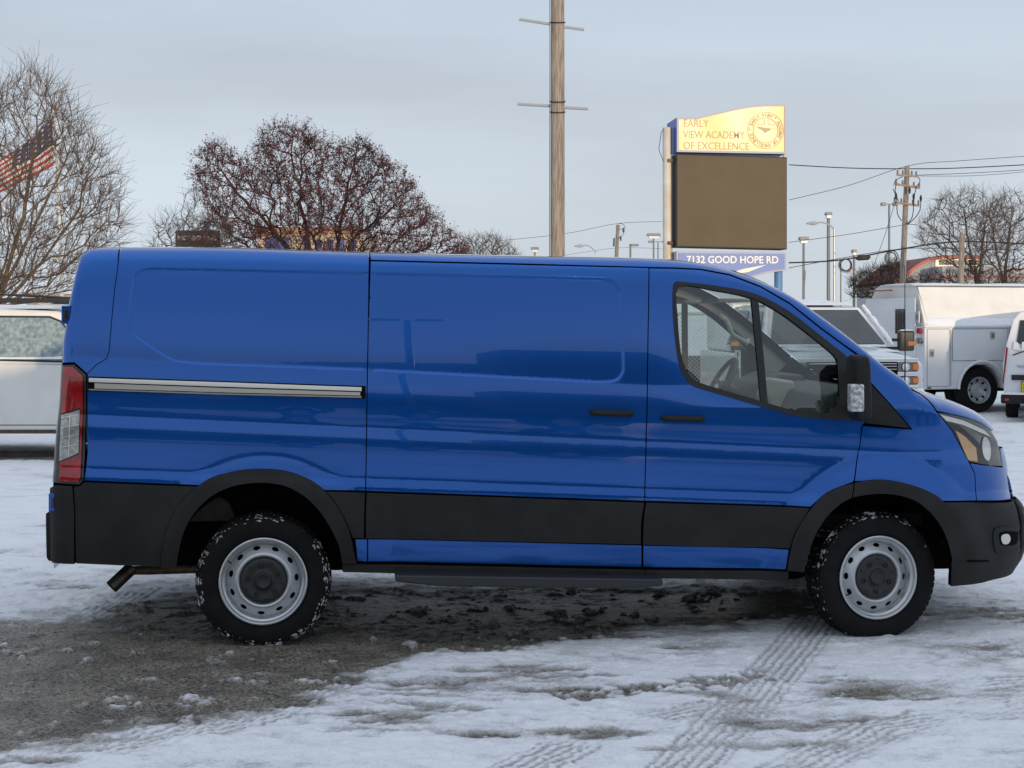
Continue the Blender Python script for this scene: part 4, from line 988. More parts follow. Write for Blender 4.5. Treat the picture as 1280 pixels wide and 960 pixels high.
# ---- white pickup facing the camera right of the van's windscreen
def front_pickup():
    Y0 = 19.3; t = empty('pickup_truck', ((1065 - 640) / F * Y0 , Y0, gz(4.2)), R(7))
    t.rotation_euler = (0, 0, R(4)); wtag(t, 'snow-dusted white pickup with chrome grille bars facing the camera, beside the service truck', 'pickup truck')
    W2 = 1.01; P = mat('white_paint_b', (0.74, 0.75, 0.77), rough=0.28, coat=0.7, noise=0.06, nscale=2)
    # local: x lateral, y back, z up
    def tp(p): # taper nose in plan
        k = 1 - .02 * max(0, 1 - p[1] / .5); return (p[0] * k, p[1] + .05 * (abs(p[0]) / W2) ** 3 * (1 if p[1] < .4 else 0), p[2])
    xs = np.linspace(-W2, W2, 13)
    prof = [(.02, .62), (.0, .95), (.02, 1.16), (.07, 1.215), (.20, 1.25), (.75, 1.30), (1.22, 1.345), (1.30, 1.25), (1.30, .62)]
    mb = MB(); 
    for x in xs:
        e = (abs(x) / W2) ** 6
        for y, z in prof: mb.v.append(tp((x, y, z - (.09 * e if z > 1.1 else 0) + .025 * (1 - (x / W2) ** 2) * (z > 1.2))))
    n = len(prof)
    for i in range(12):
        for k in range(n - 1): mb.f.append((i * n + k, i * n + k + 1, (i + 1) * n + k + 1, (i + 1) * n + k))
    mb.f += [tuple(range(n)), tuple(12 * n + k for k in range(n - 1, -1, -1))]
    mb.build('hood', P, t, smooth=True, ang=40)
    mb = MB(); mb.box(-W2, W2, 1.3, 5.2, .55, 1.20); mb.build('body_side', P, t, bevel=.03)
    # cab
    base = [(-.93, 1.10, 1.33), (.93, 1.10, 1.33), (.98, 3.5, 1.25), (-.98, 3.5, 1.25)]; top = [(-.70, 1.82, 1.90), (.70, 1.82, 1.90), (.76, 3.4, 1.93), (-.76, 3.4, 1.93)]
    mb = MB(); mb.add(base + top, [(3, 2, 1, 0), (4, 5, 6, 7), (0, 1, 5, 4), (1, 2, 6, 5), (2, 3, 7, 6), (3, 0, 4, 7)]); mb.build('cab', P, t, bevel=.07, seg=4)
    def bil(a, b, c, d, s, q): return (Vector(a) * (1 - s) + Vector(b) * s) * (1 - q) + (Vector(d) * (1 - s) + Vector(c) * s) * q
    q4 = lambda a, b, c, d, e: [bil(a, b, c, d, s, r) for s, r in e]
    ws = q4(base[0], base[1], top[1], top[0], [(.05, .05), (.95, .05), (.93, .90), (.07, .90)])
    quad(MB(), *[p + Vector((0, -.004, .002)) for p in ws], th=.004)
    mb = MB(); quad(mb, *[p + Vector((0, -.012, .01)) for p in ws], th=.006); mb.build('windshield', mat('screen_glass', (.035, .045, .05), rough=.07, coat=.4, noise=.5, nscale=3), t)
    for s in (1, -1):
        a, b, c, d = (base[1], base[2], top[2], top[1]) if s > 0 else (base[0], base[3], top[3], top[0])
        for r0, r1 in ((.08, .46), (.52, .92)):
            g = q4(a, b, c, d, [(r0, .08), (r1, .08), (r1 - .02, .88), (r0 + .03, .88)]); mb = MB(); off = Vector((.012 * s, 0, .003)); quad(mb, *[p + off for p in g], th=.004 * s); mb.build('window', M_gl_dark, t)
    # seats seen through the screen (headrests)
    for x in (-.42, .42):
        pass
    # wipers & cowl snow
    snow_cap('cowl_snow', -.85, .85, .98, 1.16, 1.335, t, .03, 11, nx=24, ny=5)
    snow_cap('roof_snow', -.66, .66, 1.86, 3.3, 1.925, t, .05, 12)
    for s in (1, -1): mb = MB(); mb.tube([Vector((.925 * s, 1.08, 1.34)).lerp(Vector((.715 * s, 1.78, 1.90)), q) + Vector((0, -.01, .015)) for q in np.linspace(0, 1, 16)], [.02 + .022 * abs(math.sin(q * 2.3 + q * q * .7)) for q in range(16)], 8); mb.build('pillar_snow', M_snow, t, smooth=True)
    snow_cap('hood_snow', -.7, .35, .45, 1.0, 1.30, t, .018, 14, fn=lambda x, y: 1.285 + .05 * (y - .3))
    snow_cap('hood_snow', .45, .8, .35, .9, 1.30, t, .010, 16, fn=lambda x, y: 1.275 + .05 * (y - .3))
    # grille
    mb = MB(); mb.box(-.62, .62, -.03, .06, .84, 1.15); gr = mb.build('grille', M_black, t, bevel=.01)
    Mc = mat('chrome', (.80, .80, .80), rough=.12, metal=1)
    for z0, z1 in ((1.14, 1.20), (.955, 1.02), (.80, .845)):
        mb = MB(); mb.box(-.93, .93, -.055, .03, z0, z1); mb.v = [tp(p) for p in mb.v]; mb.build('chrome_bar', Mc, gr, bevel=.015, seg=3)
    for z in (1.045, 1.085, 1.12, .875, .915): 
        mb = MB(); mb.box(-.60, .60, -.045, -.02, z, z + .014); mb.build('grille_slat', M_alu, gr, bevel=.003)
    for s in (1, -1):
        for z0, z1 in ((1.025, 1.14), (.85, .95)):
            mb = MB(); mb.box(s * .63, s * .93, -.03, .10, z0, z1); mb.v = [tp(p) for p in mb.v]; hl = mb.build('headlight', mat('lamp_dark', (.16, .15, .13), rough=.2, coat=1, metal=.4), t, bevel=.01)
            mb = MB(); mb.lathe([(.052, -.036), (.047, -.04), (.040, -.03), (.02, -.045), (0, -.05)], 20, (s * .73, 0, (z0 + z1) / 2), 'y'); mb.build('projector', Mc, hl, smooth=True)
            mb = MB(); mb.box(s * .83, s * .915, -.012, .02, z0 + .014, z1 - .014); mb.build('turn_signal', M_orange, hl, bevel=.01)
    mb = MB()
    for x in np.linspace(-1, 1, 13):
        y = -.14 + .16 * abs(x) ** 4
        for yy, z in ((y + .05, .80), (y, .77), (y - .01, .70), (y, .56), (y + .08, .50), (y + .22, .50), (y + .22, .80)): mb.v.append((x * 1.0, yy, z))
    for i in range(12):
        for k in range(6): mb.f.append((i * 7 + k, i * 7 + k + 1, (i + 1) * 7 + k + 1, (i + 1) * 7 + k))
    mb.f += [tuple(range(7)), tuple(84 + k for k in range(6, -1, -1))]
    mb.build('bumper', Mc, t, smooth=True, ang=50)
    # towing mirrors
    for s in (1, -1):
        mb = MB(); mb.box(s * 1.10, s * 1.34, 1.32, 1.44, 1.26, 1.56); mr = mb.build('wing_mirror', mat('mirror_brown_black', (.05, .04, .03), rough=.35, coat=.3), t, bevel=.04, seg=3)
        for z in (1.28, 1.40): mb = MB(); mb.box(s * .90, s * 1.15, 1.36, 1.41, z, z + .045); mb.build('mirror_arm', M_rub, mr, bevel=.01)
        mb = MB(); mb.box(s * 1.23, s * 1.345, 1.312, 1.34, 1.34, 1.40); mb.build('marker_lamp', M_orange, mr, bevel=.005)
        snow_cap('mirror_snow', s * 1.12 if s > 0 else -1.33, s * 1.33 if s > 0 else -1.12, 1.33, 1.43, 1.555, t, .02, 15, nx=6, ny=5)
    # topper behind the cab with snow
    mb = MB(); mb.box(-.88, .88, 3.5, 5.3, 1.2, 2.0); tpz = mb.build('bed_topper', P, t, bevel=.06, seg=3)
    snow_cap('topper_snow', -.85, .85, 3.5, 5.25, 1.99, t, .04, 19)
    for x in (-.84, .84):
        for y in (.75, 4.3): wheel_simple(t, x, y, .4, .4, ax='x', face=1 if x > 0 else -1)
    mb = MB(); mb.box(-.8, .8, .3, 5.1, .38, .6); mb.build('chassis', M_black, t)
front_pickup()

# ---- white service body truck, tail towards the camera's left
def service_truck():
    Y0 = 26.0; X0 = (1156 - 640) / F * Y0; a = R(17.5)
    t = empty('service_truck', (X0, Y0, gz(7.5)), a); wtag(t, 'tall white enclosed utility body truck with barred rear window and snowy sloped roof', 'utility truck')
    P = mat('white_paint_c', (0.72, 0.735, 0.76), rough=0.38, coat=0.35, noise=0.10, nscale=1.5); P2 = M_white_l  # upper body takes the white with low-sun warmth put into its colour
    Ln = 3.6; Wd = 2.25
    # local x forward (to the right), y into depth
    mb = MB(); mb.prism([(0, .44), (0, 1.585), (Wd, 1.585), (Wd, .44)], 0, Ln, axis='x')
    mb = MB(); prof = [(0, .44), (.72, .44), (.76, .62), (.88, .80), (1.08, .88), (1.30, .88), (1.48, .80), (1.62, .62), (1.66, .44), (Ln, .44), (Ln, 1.585), (0, 1.585)]
    mb.prism(prof, 0, Wd); body = mb.build('lower_body', P, t, bevel=.02)
    # upper body: leaning sides
    c = [(0.03, 1.60), (.42, 2.30), (.62, 2.36), (Wd - .62, 2.36), (Wd - .42, 2.30), (Wd - .03, 1.60)]
    mb = MB(); n = len(c)
    for x, ins in ((.02, 0), (.10, 0), (Ln, 0)):
        for y, z in c: mb.v.append((x + (.10 if z > 2 and x < .05 else 0), y, z))
    for i in range(2):
        for k in range(n): mb.f.append((i * n + k, i * n + (k + 1) % n, (i + 1) * n + (k + 1) % n, (i + 1) * n + k))
    mb.f += [tuple(range(n)), tuple(2 * n + k for k in range(n - 1, -1, -1))]
    up = mb.build('upper_body', P2, t, bevel=.03, seg=3)
    mb = MB(); mb.box(-.02, Ln, -.035, .05, 1.56, 1.605); mb.build('ledge', P, t, bevel=.01)
    snow_cap('ledge_snow', 0.05, Ln, -.02, .16, 1.60, t, .05, 21, nx=30, ny=5, fn=lambda x, y: 1.60 + max(0, y) * .9)
    snow_cap('roof_snow', .1, Ln, .42, Wd - .42, 2.33, t, .05, 22, nx=30)
    # rear wall on x=0: door frame, barred window, lamps
    mb = MB(); mb.box(-.02, 0, .28, Wd - .28, .5, 2.1); mb.build('rear_door', P, t, bevel=.01)
    mb = MB(); mb.box(-.035, -.018, .62, .92, 1.44, 1.90); wn = mb.build('rear_window', M_gl_dark, t, bevel=.05)
    for k in range(5):
        mb = MB(); mb.box(-.042, -.034, .65 + k * .055, .658 + k * .055, 1.47, 1.87); mb.build('window_bar', M_grey, wn)
    mb = MB(); mb.box(-.09, -.0, 1.05, 1.75, 2.235, 2.265); mb.build('marker_lamp', mat('dark_red_lens', (.16, .01, .01), rough=.2, coat=1), t, bevel=.005)
    mb = MB(); mb.box(-.12, -.0, 1.85, 2.0, 2.26, 2.31); mb.build('reversing_camera', M_rub, t, bevel=.015)
    for y, z in ((.20, 1.75),):
        mb = MB(); mb.box(-.03, 0, y - .055, y + .055, z - .11, z + .11); lp = mb.build('latch', M_alu, t, bevel=.012); mb = MB(); mb.box(-.036, -.028, y - .03, y + .03, z - .06, z + .05); mb.build('latch_handle', M_grey, lp, bevel=.006)
    for z in (1.30, .62): mb = MB(); mb.box(-.02, 0, .05, .16, z - .02, z + .02); mb.build('reflector', mat('dark_red_lens', (.16, .01, .01)), t, bevel=.004)
    for k, z in enumerate((1.50, 1.32)):
        mb = MB(); mb.lathe([(.055, -.06), (.055, 0)], 16, (-.0, .12, z), 'x'); mb.lathe([(0, -.06), (.055, -.06)], 16, (0, .12, z), 'x'); mb.build('tail_light', M_red if k == 0 else M_grey, t, smooth=True)
    # side compartments
    def door(x0, x1, z0, z1, lx, lz):
        mb = MB(); e = .008
        mb.box(x0, x1, -.012, 0, z0, z1); d = mb.build('compartment_door', P, t, bevel=.006)
        mb = MB(); mb.box(x0 - e, x1 + e, -.004, .001, z0 - e, z1 + e); mb.build('door_seal', M_grey, d)
        mb = MB(); mb.box(lx - .05, lx + .05, -.03, -.008, lz - .07, lz + .07); l_ = mb.build('latch', M_alu, d, bevel=.012)
        mb = MB(); mb.box(lx - .03, lx + .03, -.036, -.028, lz - .045, lz + .03); mb.build('latch_handle', M_grey, l_, bevel=.005)
    door(.05, .50, .50, 1.53, .13, 1.10); door(.58, 1.75, .96, 1.53, 1.42, 1.42); door(1.8, 2.6, .5, 1.53, 1.95, 1.1); door(2.65, 3.5, .5, 1.53, 2.8, 1.1)
    mb = MB(); mb.tube([(.535, -.015, .5), (.535, -.015, 1.52)], .008, 6); mb.build('hinge', M_alu, t)
    mb = MB(); pts = [(.74 + .0, .46)] ; arc = [(1.19 + .50 * math.cos(t_), -.03, .44 + .50 * math.sin(t_)) for t_ in np.linspace(math.pi, 0, 24)]
    mb.tube(arc, .03, 8); mb.build('wheel_arch_trim', P, t, smooth=True)
    mb = MB(); mb.box(.05, .12, -.02, 0, .455, .48); mb.build('reflector', MATS['dark_red_lens'], t)
    for y in (.17, .47, Wd - .17): wheel_simple(t, 1.19, y, .41, .41, face=-1 if y < 1 else 1, wd=.24)
    wheel_simple(t, 5.6, .17, .41, .41); wheel_simple(t, 5.6, Wd - .17, .41, .41, face=1)
    mb = MB(); mb.box(.1, 6.4, .5, Wd - .5, .36, .56); mb.build('chassis', M_black, t)
    mb = MB(); mb.prism([(Ln + .05, .5), (Ln + .05, 2.0), (Ln + 1.3, 2.0), (Ln + 1.75, 1.35), (Ln + 2.9, 1.2), (Ln + 3.0, .5)], .08, Wd - .08); mb.build('cab', P, t, bevel=.06, seg=3)
    mb = MB(); mb.box(-.25, -.02, .15, Wd - .15, .42, .50); mb.build('rear_bumper', M_grey, t, bevel=.01)
service_truck()

# ---- small white van at the right edge, tail towards the camera
def small_van():
    Y0 = 24.6; X0 = (1253.5 - 640) / F * Y0
    t = empty('small_van', (X0, Y0, gz(8.5)), R(-20)); wtag(t, 'small white van with yellow dealer plate on its tailgate, cut off by the right edge', 'van')
    P = mat('white_paint_d', (0.73, 0.745, 0.77), rough=0.3, coat=0.6)
    # local x to the right, y forward (away), z
    pr = [(.02, .40), (.0, .95), (.06, 1.30), (.17, 1.72), (.26, 1.83), (.45, 1.88)]; pr = pr + [(1.80 - a, b) for a, b in pr[::-1]]
    mb = MB(); n = len(pr)
    for y, s in ((0.06, .0), (0, .02), (.9, 0), (3.0, 0), (3.6, .3), (4.3, .9)):
        for x, z in pr: mb.v.append((x, y + (.10 * max(0, z - 1.0) if y < .5 else 0), z - (s if z > 1.2 else 0) * .6))
    mb.v = mb.v[n:]
    for i in range(4):
        for k in range(n): mb.f.append((i * n + k, i * n + (k + 1) % n, (i + 1) * n + (k + 1) % n, (i + 1) * n + k))
    mb.f += [tuple(range(n)), tuple(4 * n + k for k in range(n - 1, -1, -1))]
    mb.build('body', P, t, bevel=.04, seg=3)
    y_ = lambda z: .10 * max(0, z - 1.0) - .012
    def pl(name, pts, m, dy=0, par=t, th=.012):
        mb = MB(); mb.prism(pts, 0, th); mb.v = [(p[0], p[1] + y_(p[2]) - dy, p[2]) for p in mb.v]; return mb.build(name, m, par, bevel=.004)
    wd = pl('rear_window', [(.22, 1.30), (1.58, 1.30), (1.52, 1.70), (.28, 1.70)], M_gl_dark, .01)
    pl('window_snow', [(.16, 1.20), (.30, 1.18), (.24, 1.32), (.18, 1.34)], M_snow, .02)
    wp = MB(); wp.tube([(.16, y_(1.1) - .03, 1.10), (.34, y_(1.16) - .04, 1.17), (.62, y_(1.2) - .04, 1.20)], .012, 6); wp.build('wiper', M_rub, t)
    pl('wiper_cover', [(.30, 1.17), (.36, 1.17), (.36, 1.33), (.31, 1.33)], P, .03)
    pl('handle_strip', [(.14, .68), (1.66, .68), (1.66, .76), (.14, .77)], M_rub, .02)
    pt = pl('yellow_plate', [(.30, .44), (.62, .44), (.62, .66), (.30, .66)], mat('plate_yellow', (.80, .62, .03), rough=.5), .03)
    for s in (1,): pass
    rq = random.Random(5)
    for z_, h_ in ((.60, .022), (.545, .034), (.49, .018)):      # worn, unreadable lines of print
        x_ = .335
        while x_ < .58:
            w_ = rq.uniform(.014, .03); mb = MB(); mb.box(x_, x_ + w_, y_(z_) - .035, y_(z_) - .028, z_ - h_ / 2, z_ + h_ / 2); mb.build('plate_print', M_rub, pt); x_ += w_ + rq.uniform(.006, .012)
    pf = MB()
    for a_, b_, c_, d_ in ((.30, .62, .655, .662), (.30, .62, .438, .445), (.298, .305, .438, .662), (.615, .622, .438, .662)): pf.box(a_, b_, y_(.5) - .046, y_(.5) - .03, c_, d_)
    pf.build('plate_frame', M_rub, pt)
    text_mesh('badge', 'TRANSIT', M_grey, t, (.22, y_(.92) - .006, .91), .05, rx=90, align='LEFT'); text_mesh('badge', 'CONNECT', M_grey, t, (.34, y_(.86) - .006, .86), .035, rx=90, align='LEFT')
    mb = MB(); mb.box(-.03, 1.83, -.12, .1, .28, .44); bm_ = mb.build('bumper', M_clad, t, bevel=.03, seg=3)
    snow_cap('bumper_snow', -.02, 1.82, -.11, .0, .43, t, .05, 31, nx=20, ny=4)
    mb = MB(); mb.box(.03, .10, -.125, -.11, .33, .37); mb.build('reflector', M_red, bm_)
    for s in (0, 1):
        mb = MB(); x = .005 if s == 0 else 1.795; mb.prism([(x - .01, .62), (x + .01, .62), (x + (.08 if s == 0 else -.08), 1.22), (x + (.05 if s == 0 else -.05), 1.25)], -.02, .12); mb.build('tail_light', M_red, t, bevel=.005)
    for x in (.14, 1.66):
        for y in (.75, 3.4): wheel_simple(t, x, y, .32, .32, wd=.21, ax='x', face=1 if x > 1 else -1)

# ---- text
def text_mesh(name, body, m, parent, loc, size, rx=90, rz=0, align='CENTER', extrude=.004, bold=0.0, sx=1.0):
    cu = bpy.data.curves.new(name, 'FONT'); cu.body = body; cu.size = size; cu.align_x = align; cu.align_y = 'CENTER'; cu.extrude = extrude; cu.offset = bold; cu.resolution_u = 3
    o = bpy.data.objects.new(name, cu); C.objects.link(o)
    dg = bpy.context.evaluated_depsgraph_get(); me = bpy.data.meshes.new_from_object(o.evaluated_get(dg)); bpy.data.objects.remove(o); bpy.data.curves.remove(cu)
    me.name = name; r = link_mesh(name, me, m, parent); r.location = loc; r.rotation_euler = (R(rx), 0, R(rz)); r.scale = (sx, 1, 1)
    return r
small_van()
# ------------------------------------------------------------------ poles, signs, wires
M_wood = mat('weathered_wood', (0.42, 0.32, 0.23), rough=0.85, col2=(0.20, 0.14, 0.10), nscale=3)
def wood_mat(name, c1, c2):
    m = bpy.data.materials.new(name); m.use_nodes = True; nt = m.node_tree; b = nt.nodes['Principled BSDF']; b.inputs['Roughness'].default_value = .85
    t = nt.nodes.new('ShaderNodeTexCoord'); mp = nt.nodes.new('ShaderNodeMapping'); mp.inputs['Scale'].default_value = (14, 14, .9)
    n = nt.nodes.new('ShaderNodeTexNoise'); n.inputs['Scale'].default_value = 3; n.inputs['Detail'].default_value = 8
    r = nt.nodes.new('ShaderNodeValToRGB'); r.color_ramp.elements[0].position = .36; r.color_ramp.elements[1].position = .62; r.color_ramp.elements[0].color = (*c2, 1); r.color_ramp.elements[1].color = (*c1, 1)
    nt.links.new(t.outputs['Object'], mp.inputs['Vector']); nt.links.new(mp.outputs['Vector'], n.inputs['Vector']); nt.links.new(n.outputs['Fac'], r.inputs['Fac']); nt.links.new(r.outputs['Color'], b.inputs['Base Color'])
    u = nt.nodes.new('ShaderNodeBump'); u.inputs['Strength'].default_value = .6; u.inputs['Distance'].default_value = .01; nt.links.new(n.outputs['Fac'], u.inputs['Height']); nt.links.new(u.outputs['Normal'], b.inputs['Normal'])
    return m
M_pole = wood_mat('pole_wood', (.34, .285, .235), (.17, .135, .105)); M_pole2 = wood_mat('old_pole_wood', (.30, .26, .22), (.14, .12, .10))
# the big wooden pole
Yp = 26.0; s_ = F / Yp; p0 = P3(697, 395, Yp)
t = empty('wooden_pole', (p0.x, Yp, 0)); wtag(t, 'thick weathered wooden pole with two pairs of thin metal rods, rising behind the van roof', 'pole')
mb = MB(); mb.tube([(0, 0, -.3), (0, 0, 4), (0, 0, 9), (-.005, 0, 14)], [.135, .128, .118, .105], 24); mb.build('post', M_pole, t, smooth=True)
for (xa, ya, xb, yb) in ((649, 24, 687, 30), (704, 33.5, 730, 37), (647, 130, 688, 132.5), (704, 134.5, 735, 136)):
    a, b = P3(xa, ya, Yp - .05) - t.location, P3(xb, yb, Yp) - t.location
    mb = MB(); mb.tube([a, b], .028, 8); mb.build('side_rod', M_alu, t, smooth=True)
for y in (28, 127, 140):
    z = P3(0, y, Yp).z; mb = MB(); mb.tube([(.135 * math.cos(q), .135 * math.sin(q), z + .03 * math.sin(q)) for q in np.linspace(0, 6.28, 20)], .012, 6); mb.build('strap', M_rub, t)
mb = MB(); mb.tube([(-.14, -.06, 14), (-.145, -.05, 9), (-.14, -.06, 6.2), (-.150, -.05, 2)], .006, 5); mb.build('ground_wire', M_rub, t)

# pylon sign
Ys = 34.0; sn_az = (19.5 - 8.4) / 2
ps = P3(846, 395, Ys); SG = empty('pylon_sign', (ps.x, Ys, 0), R(sn_az)); wtag(SG, 'tall roadside sign of an academy with golden header and blank brown screen', 'sign')
cs = math.cos(R(sn_az)); k0 = Ys / F
def sxp(px):  # pixel column -> local x along the face
    return ((px - 640) / F * Ys - ps.x) / (cs - (px - 640) / F * math.sin(R(sn_az)))
def szp(py, x=0): return CH - (py - HZ) / F * (Ys + x * math.sin(R(sn_az)))
XR = sxp(984.5)
M_sblue = mat('sign_blue', (.02, .08, .36), rough=.4); M_sface = mat('sign_face', (.76, .50, .15), rough=.33, coat=0.0, spec=.6, bump=1.0, bscale=.55); M_sface.node_tree.nodes['Bump'].inputs['Distance'].default_value = .16; M_sface.node_tree.nodes['Noise Texture'].inputs['Detail'].default_value = 0; M_stext = mat('sign_lettering', (.46, .37, .22), rough=.5, spec=.4)
M_frame = mat('sign_frame', (.42, .42, .48), rough=.6, metal=.0)
tl_ = szp(157); 
top = [(0, szp(147.5)), (.35, szp(147, .35)), (.62, szp(146.5, .6))]; 
hx = [sxp(v) for v in (872, 885, 900, 925, 940, 955, 981)]; hy = [146.5, 143, 139.5, 134, 131.5, 130.5, 130]
outl = [(0, szp(190))] + [(XR - .03, szp(192.5, XR))] + [(XR - .03, szp(130, XR))] + [(x, szp(y, x)) for x, y in list(zip(hx, hy))[::-1]] + [(0, szp(146.5))]
outl = [outl[0], outl[1], outl[2]] + outl[4:]
mb = MB(); mb.prism(outl, .02, 1.15); hd_ = mb.build('header_cabinet', M_sblue, SG, bevel=.01)
mb = MB(); mb.prism(ofs_poly(outl, .05), .0, .03); hf = mb.build('header_face', M_sface, SG)
for pl_ in (outl,):
    o2 = pl_; i2_ = ofs_poly(pl_, .05); n = len(o2); mb = MB()
    for (a, b) in ((o2, i2_),):
        for y in (-.02, .02): mb.v += [(p[0], y, p[1]) for p in a] + [(p[0], y, p[1]) for p in b]
    for i in range(n):
        j = (i + 1) % n; mb.f += [(i, j, n + j, n + i), (2 * n + i, 3 * n + i, 3 * n + j, 2 * n + j), (i, 2 * n + i, 2 * n + j, j), (n + i, n + j, 3 * n + j, 3 * n + i)]
    mb.build('header_frame', M_frame, SG)
def stext(body, px, py, size, m, par, align='LEFT', bold=.0005, sx=1.0, rl=0):
    x = sxp(px); return text_mesh('lettering', body, m, par, (x, -.006, szp(py, x)), size, align=align, bold=bold, sx=sx)
for body, py, x1 in (('EARLY', 154.5, 886), ('VIEW ACADEMY', 168.5, 931), ('OF EXCELLENCE', 182.5, 936.5)):
    wl_ = sxp(x1) - sxp(854); t_ = stext(body, 854, py, .25, M_stext, hf); wdt = max(v.co.x for v in t_.data.vertices); t_.scale.x = wl_ / wdt
cx, cz = sxp(957), szp(163, sxp(957)); rO = .44
mb = MB(); mb.lathe([(rO, -.012), (rO - .015, -.012), (rO - .015, .0)], 48, (cx, 0, cz), 'y'); mb.lathe([(rO, 0), (rO, -.012)], 48, (cx, 0, cz), 'y'); mb.build('seal_ring', M_stext, hf)
mb = MB(); mb.lathe([(rO * .70, -.012), (rO * .66, -.012), (rO * .66, .0)], 48, (cx, 0, cz), 'y'); mb.build('seal_ring', M_stext, hf)
ringt = 'EARLY VIEW * ACADEMY OF EXCELLENCE * '
for i, ch in enumerate(ringt):
    if ch == ' ': continue
    ang_ = math.radians(158 - i * 360 / len(ringt)); o = text_mesh('seal_letter', ch, M_stext, hf, (cx + rO * .82 * math.cos(ang_), -.008, cz + rO * .82 * math.sin(ang_)), .105, bold=.003)
    o.rotation_euler = Matrix.Rotation(math.pi / 2 - ang_, 3, 'Y').to_4x4().to_euler() if False else (Matrix.Rotation(-(ang_ - math.pi / 2), 4, 'Y') @ Matrix.Rotation(math.pi / 2, 4, 'X')).to_euler()
mb = MB(); q = lambda a, b: (cx + a * rO, cz + b * rO)
mb.prism([q(-.52, .22), (cx - .1 * rO, cz + .16 * rO), q(.30, .10), q(.22, -.02), q(.12, -.06), q(-.05, -.16), q(-.14, -.02), q(-.32, .06)], -.012, .0); mb.build('seal_bird', M_stext, hf)
for a_, b_, c_, d_ in ((-.45, .30, -.05, .33), (-.08, .33, -.05, .62), (.12, .33, .15, .62), (.12, .30, .50, .33), (.1, .08, .55, .10)):
    mb = MB(); mb.box(cx + a_ * rO, cx + c_ * rO, -.012, 0, cz + b_ * rO, cz + d_ * rO); mb.build('seal_line', M_stext, hf)
# screen
mb = MB(); mb.box(.0, XR, .05, .62, szp(308.5), szp(192)); 
mb.v = [(p[0], p[1], p[2] - (.0 if p[0] < .1 else .05)) for p in mb.v]; sc2 = mb.build('screen_cabinet', M_rub, SG, bevel=.01)
mb = MB(); mb.box(.02, XR - .02, .035, .05, szp(307), szp(193.5)); mb.v = [(p[0], p[1], p[2] - (.0 if p[0] < .1 else .05)) for p in mb.v]
mb.build('led_screen', mat('led_brown', (.115, .085, .048), rough=.75, noise=.12, nscale=1.2, bump=.25, bscale=40), sc2)
# address board
ad_o = [(0, szp(341)), (0, szp(314)), (XR - .02, szp(315, XR)), (XR - .02, szp(338, XR)), (sxp(960), szp(341, 2)), (sxp(930), szp(350, 1.5)), (sxp(900), szp(352, 1))]
mb = MB(); mb.prism(ad_o, .03, .60); ac = mb.build('address_cabinet', M_frame, SG, bevel=.01)
mb = MB(); mb.prism(ofs_poly(ad_o, .045), .015, .04); af = mb.build('address_face', mat('address_blue', (.03, .12, .42), rough=.42, spec=.5), ac)
mb = MB(); mb.prism([(sxp(905), szp(344, 1)), (sxp(930), szp(336, 1.6)), (sxp(958), szp(331, 2)), (sxp(935), szp(340, 1.6))], .008, .02); mb.build('swoosh', mat('cream', (.75, .66, .5), rough=.4), ac)
t_ = text_mesh('lettering', '7132 GOOD HOPE RD', mat('address_white', (.78, .76, .72), rough=.5), ac, (sxp(860), .008, szp(325, 1)), .24, align='LEFT', bold=.005)
t_.scale.x = (sxp(973) - sxp(858)) / max(v.co.x for v in t_.data.vertices); t_.location.x = sxp(858)
# posts
M_post = mat('rusty_white_post', (.62, .62, .60), rough=.5, col2=(.50, .42, .33), nscale=1.6)
xq = sxp(833) ; pz = szp(157)
mb = MB(); mb.tube([(-.02 - .10, .42, -.3), (-.14, .42, pz)], .115, 20); mb.v = [(p[0], p[1], p[2]) for p in mb.v]
pst = mb.build('post', M_post, SG, smooth=True)
for y in (199, 303): mb = MB(); z = szp(y); mb.box(-.16, .05, .26, .34, z - .04, z + .04); mb.build('bracket', M_rust, pst, bevel=.01)
mb = MB(); mb.tube([(-.25, .35, szp(200)), (-.36, .35, szp(185)), (-.30, .35, szp(163)), (-.2, .38, szp(157))], .008, 5); mb.build('cable', M_rub, pst, smooth=True)
mb = MB(); mb.tube([(XR - .11, .40, -.3), (XR - .11, .40, szp(315, XR))], .10, 16); mb.build('post', mat('post_blue', (.10, .22, .42), rough=.5), SG, smooth=True)
mb = MB(); mb.tube([(XR + .02, .35, szp(310, XR)), (XR + .02, .35, szp(168, XR))], .03, 8); mb.build('side_pipe', M_post, SG, smooth=True)

# utility poles
def wire(pts, Y, r, label, group='overhead wires', Y2=None):
    n = len(pts); P_ = []
    c = catmull(pts, 5)
    for i, (x, y) in enumerate(c): P_.append(P3(x, y, Y + ((Y2 or Y) - Y) * i / (len(c) - 1)))
    mb = MB(); mb.tube(P_, r, 5); o = mb.build('overhead_wire', M_rub, smooth=True); wtag(o, label, 'wire', group); return o
Yu = 62.0
def pix_pole(px0, py0, px1, py1, Y, r0, r1, name, label, cat, m, group=None):
    """pole from its foot on the ground below (px0) up to (px1,py1)"""
    b = P3(px0, py0, Y); tpp = P3(px1, py1, Y); t = empty(name, (b.x, Y, 0)); wtag(t, label, cat, group)
    d = (tpp - b); foot = b - d * (b.z / d.z) if abs(d.z) > 1e-6 else b
    mb = MB(); mb.tube([foot - t.location - Vector((0, 0, .3)), tpp - t.location], [r0, r1], 12); mb.build('post', m, t, smooth=True); return t
up = pix_pole(1128, 350, 1134, 208, Yu, .15, .11, 'utility_pole', 'wooden utility pole with three crossarms and drooping jumper wires, right of the sign', 'utility pole', M_pole2)
def rel(px, py, Y, t): return P3(px, py, Y) - t.location
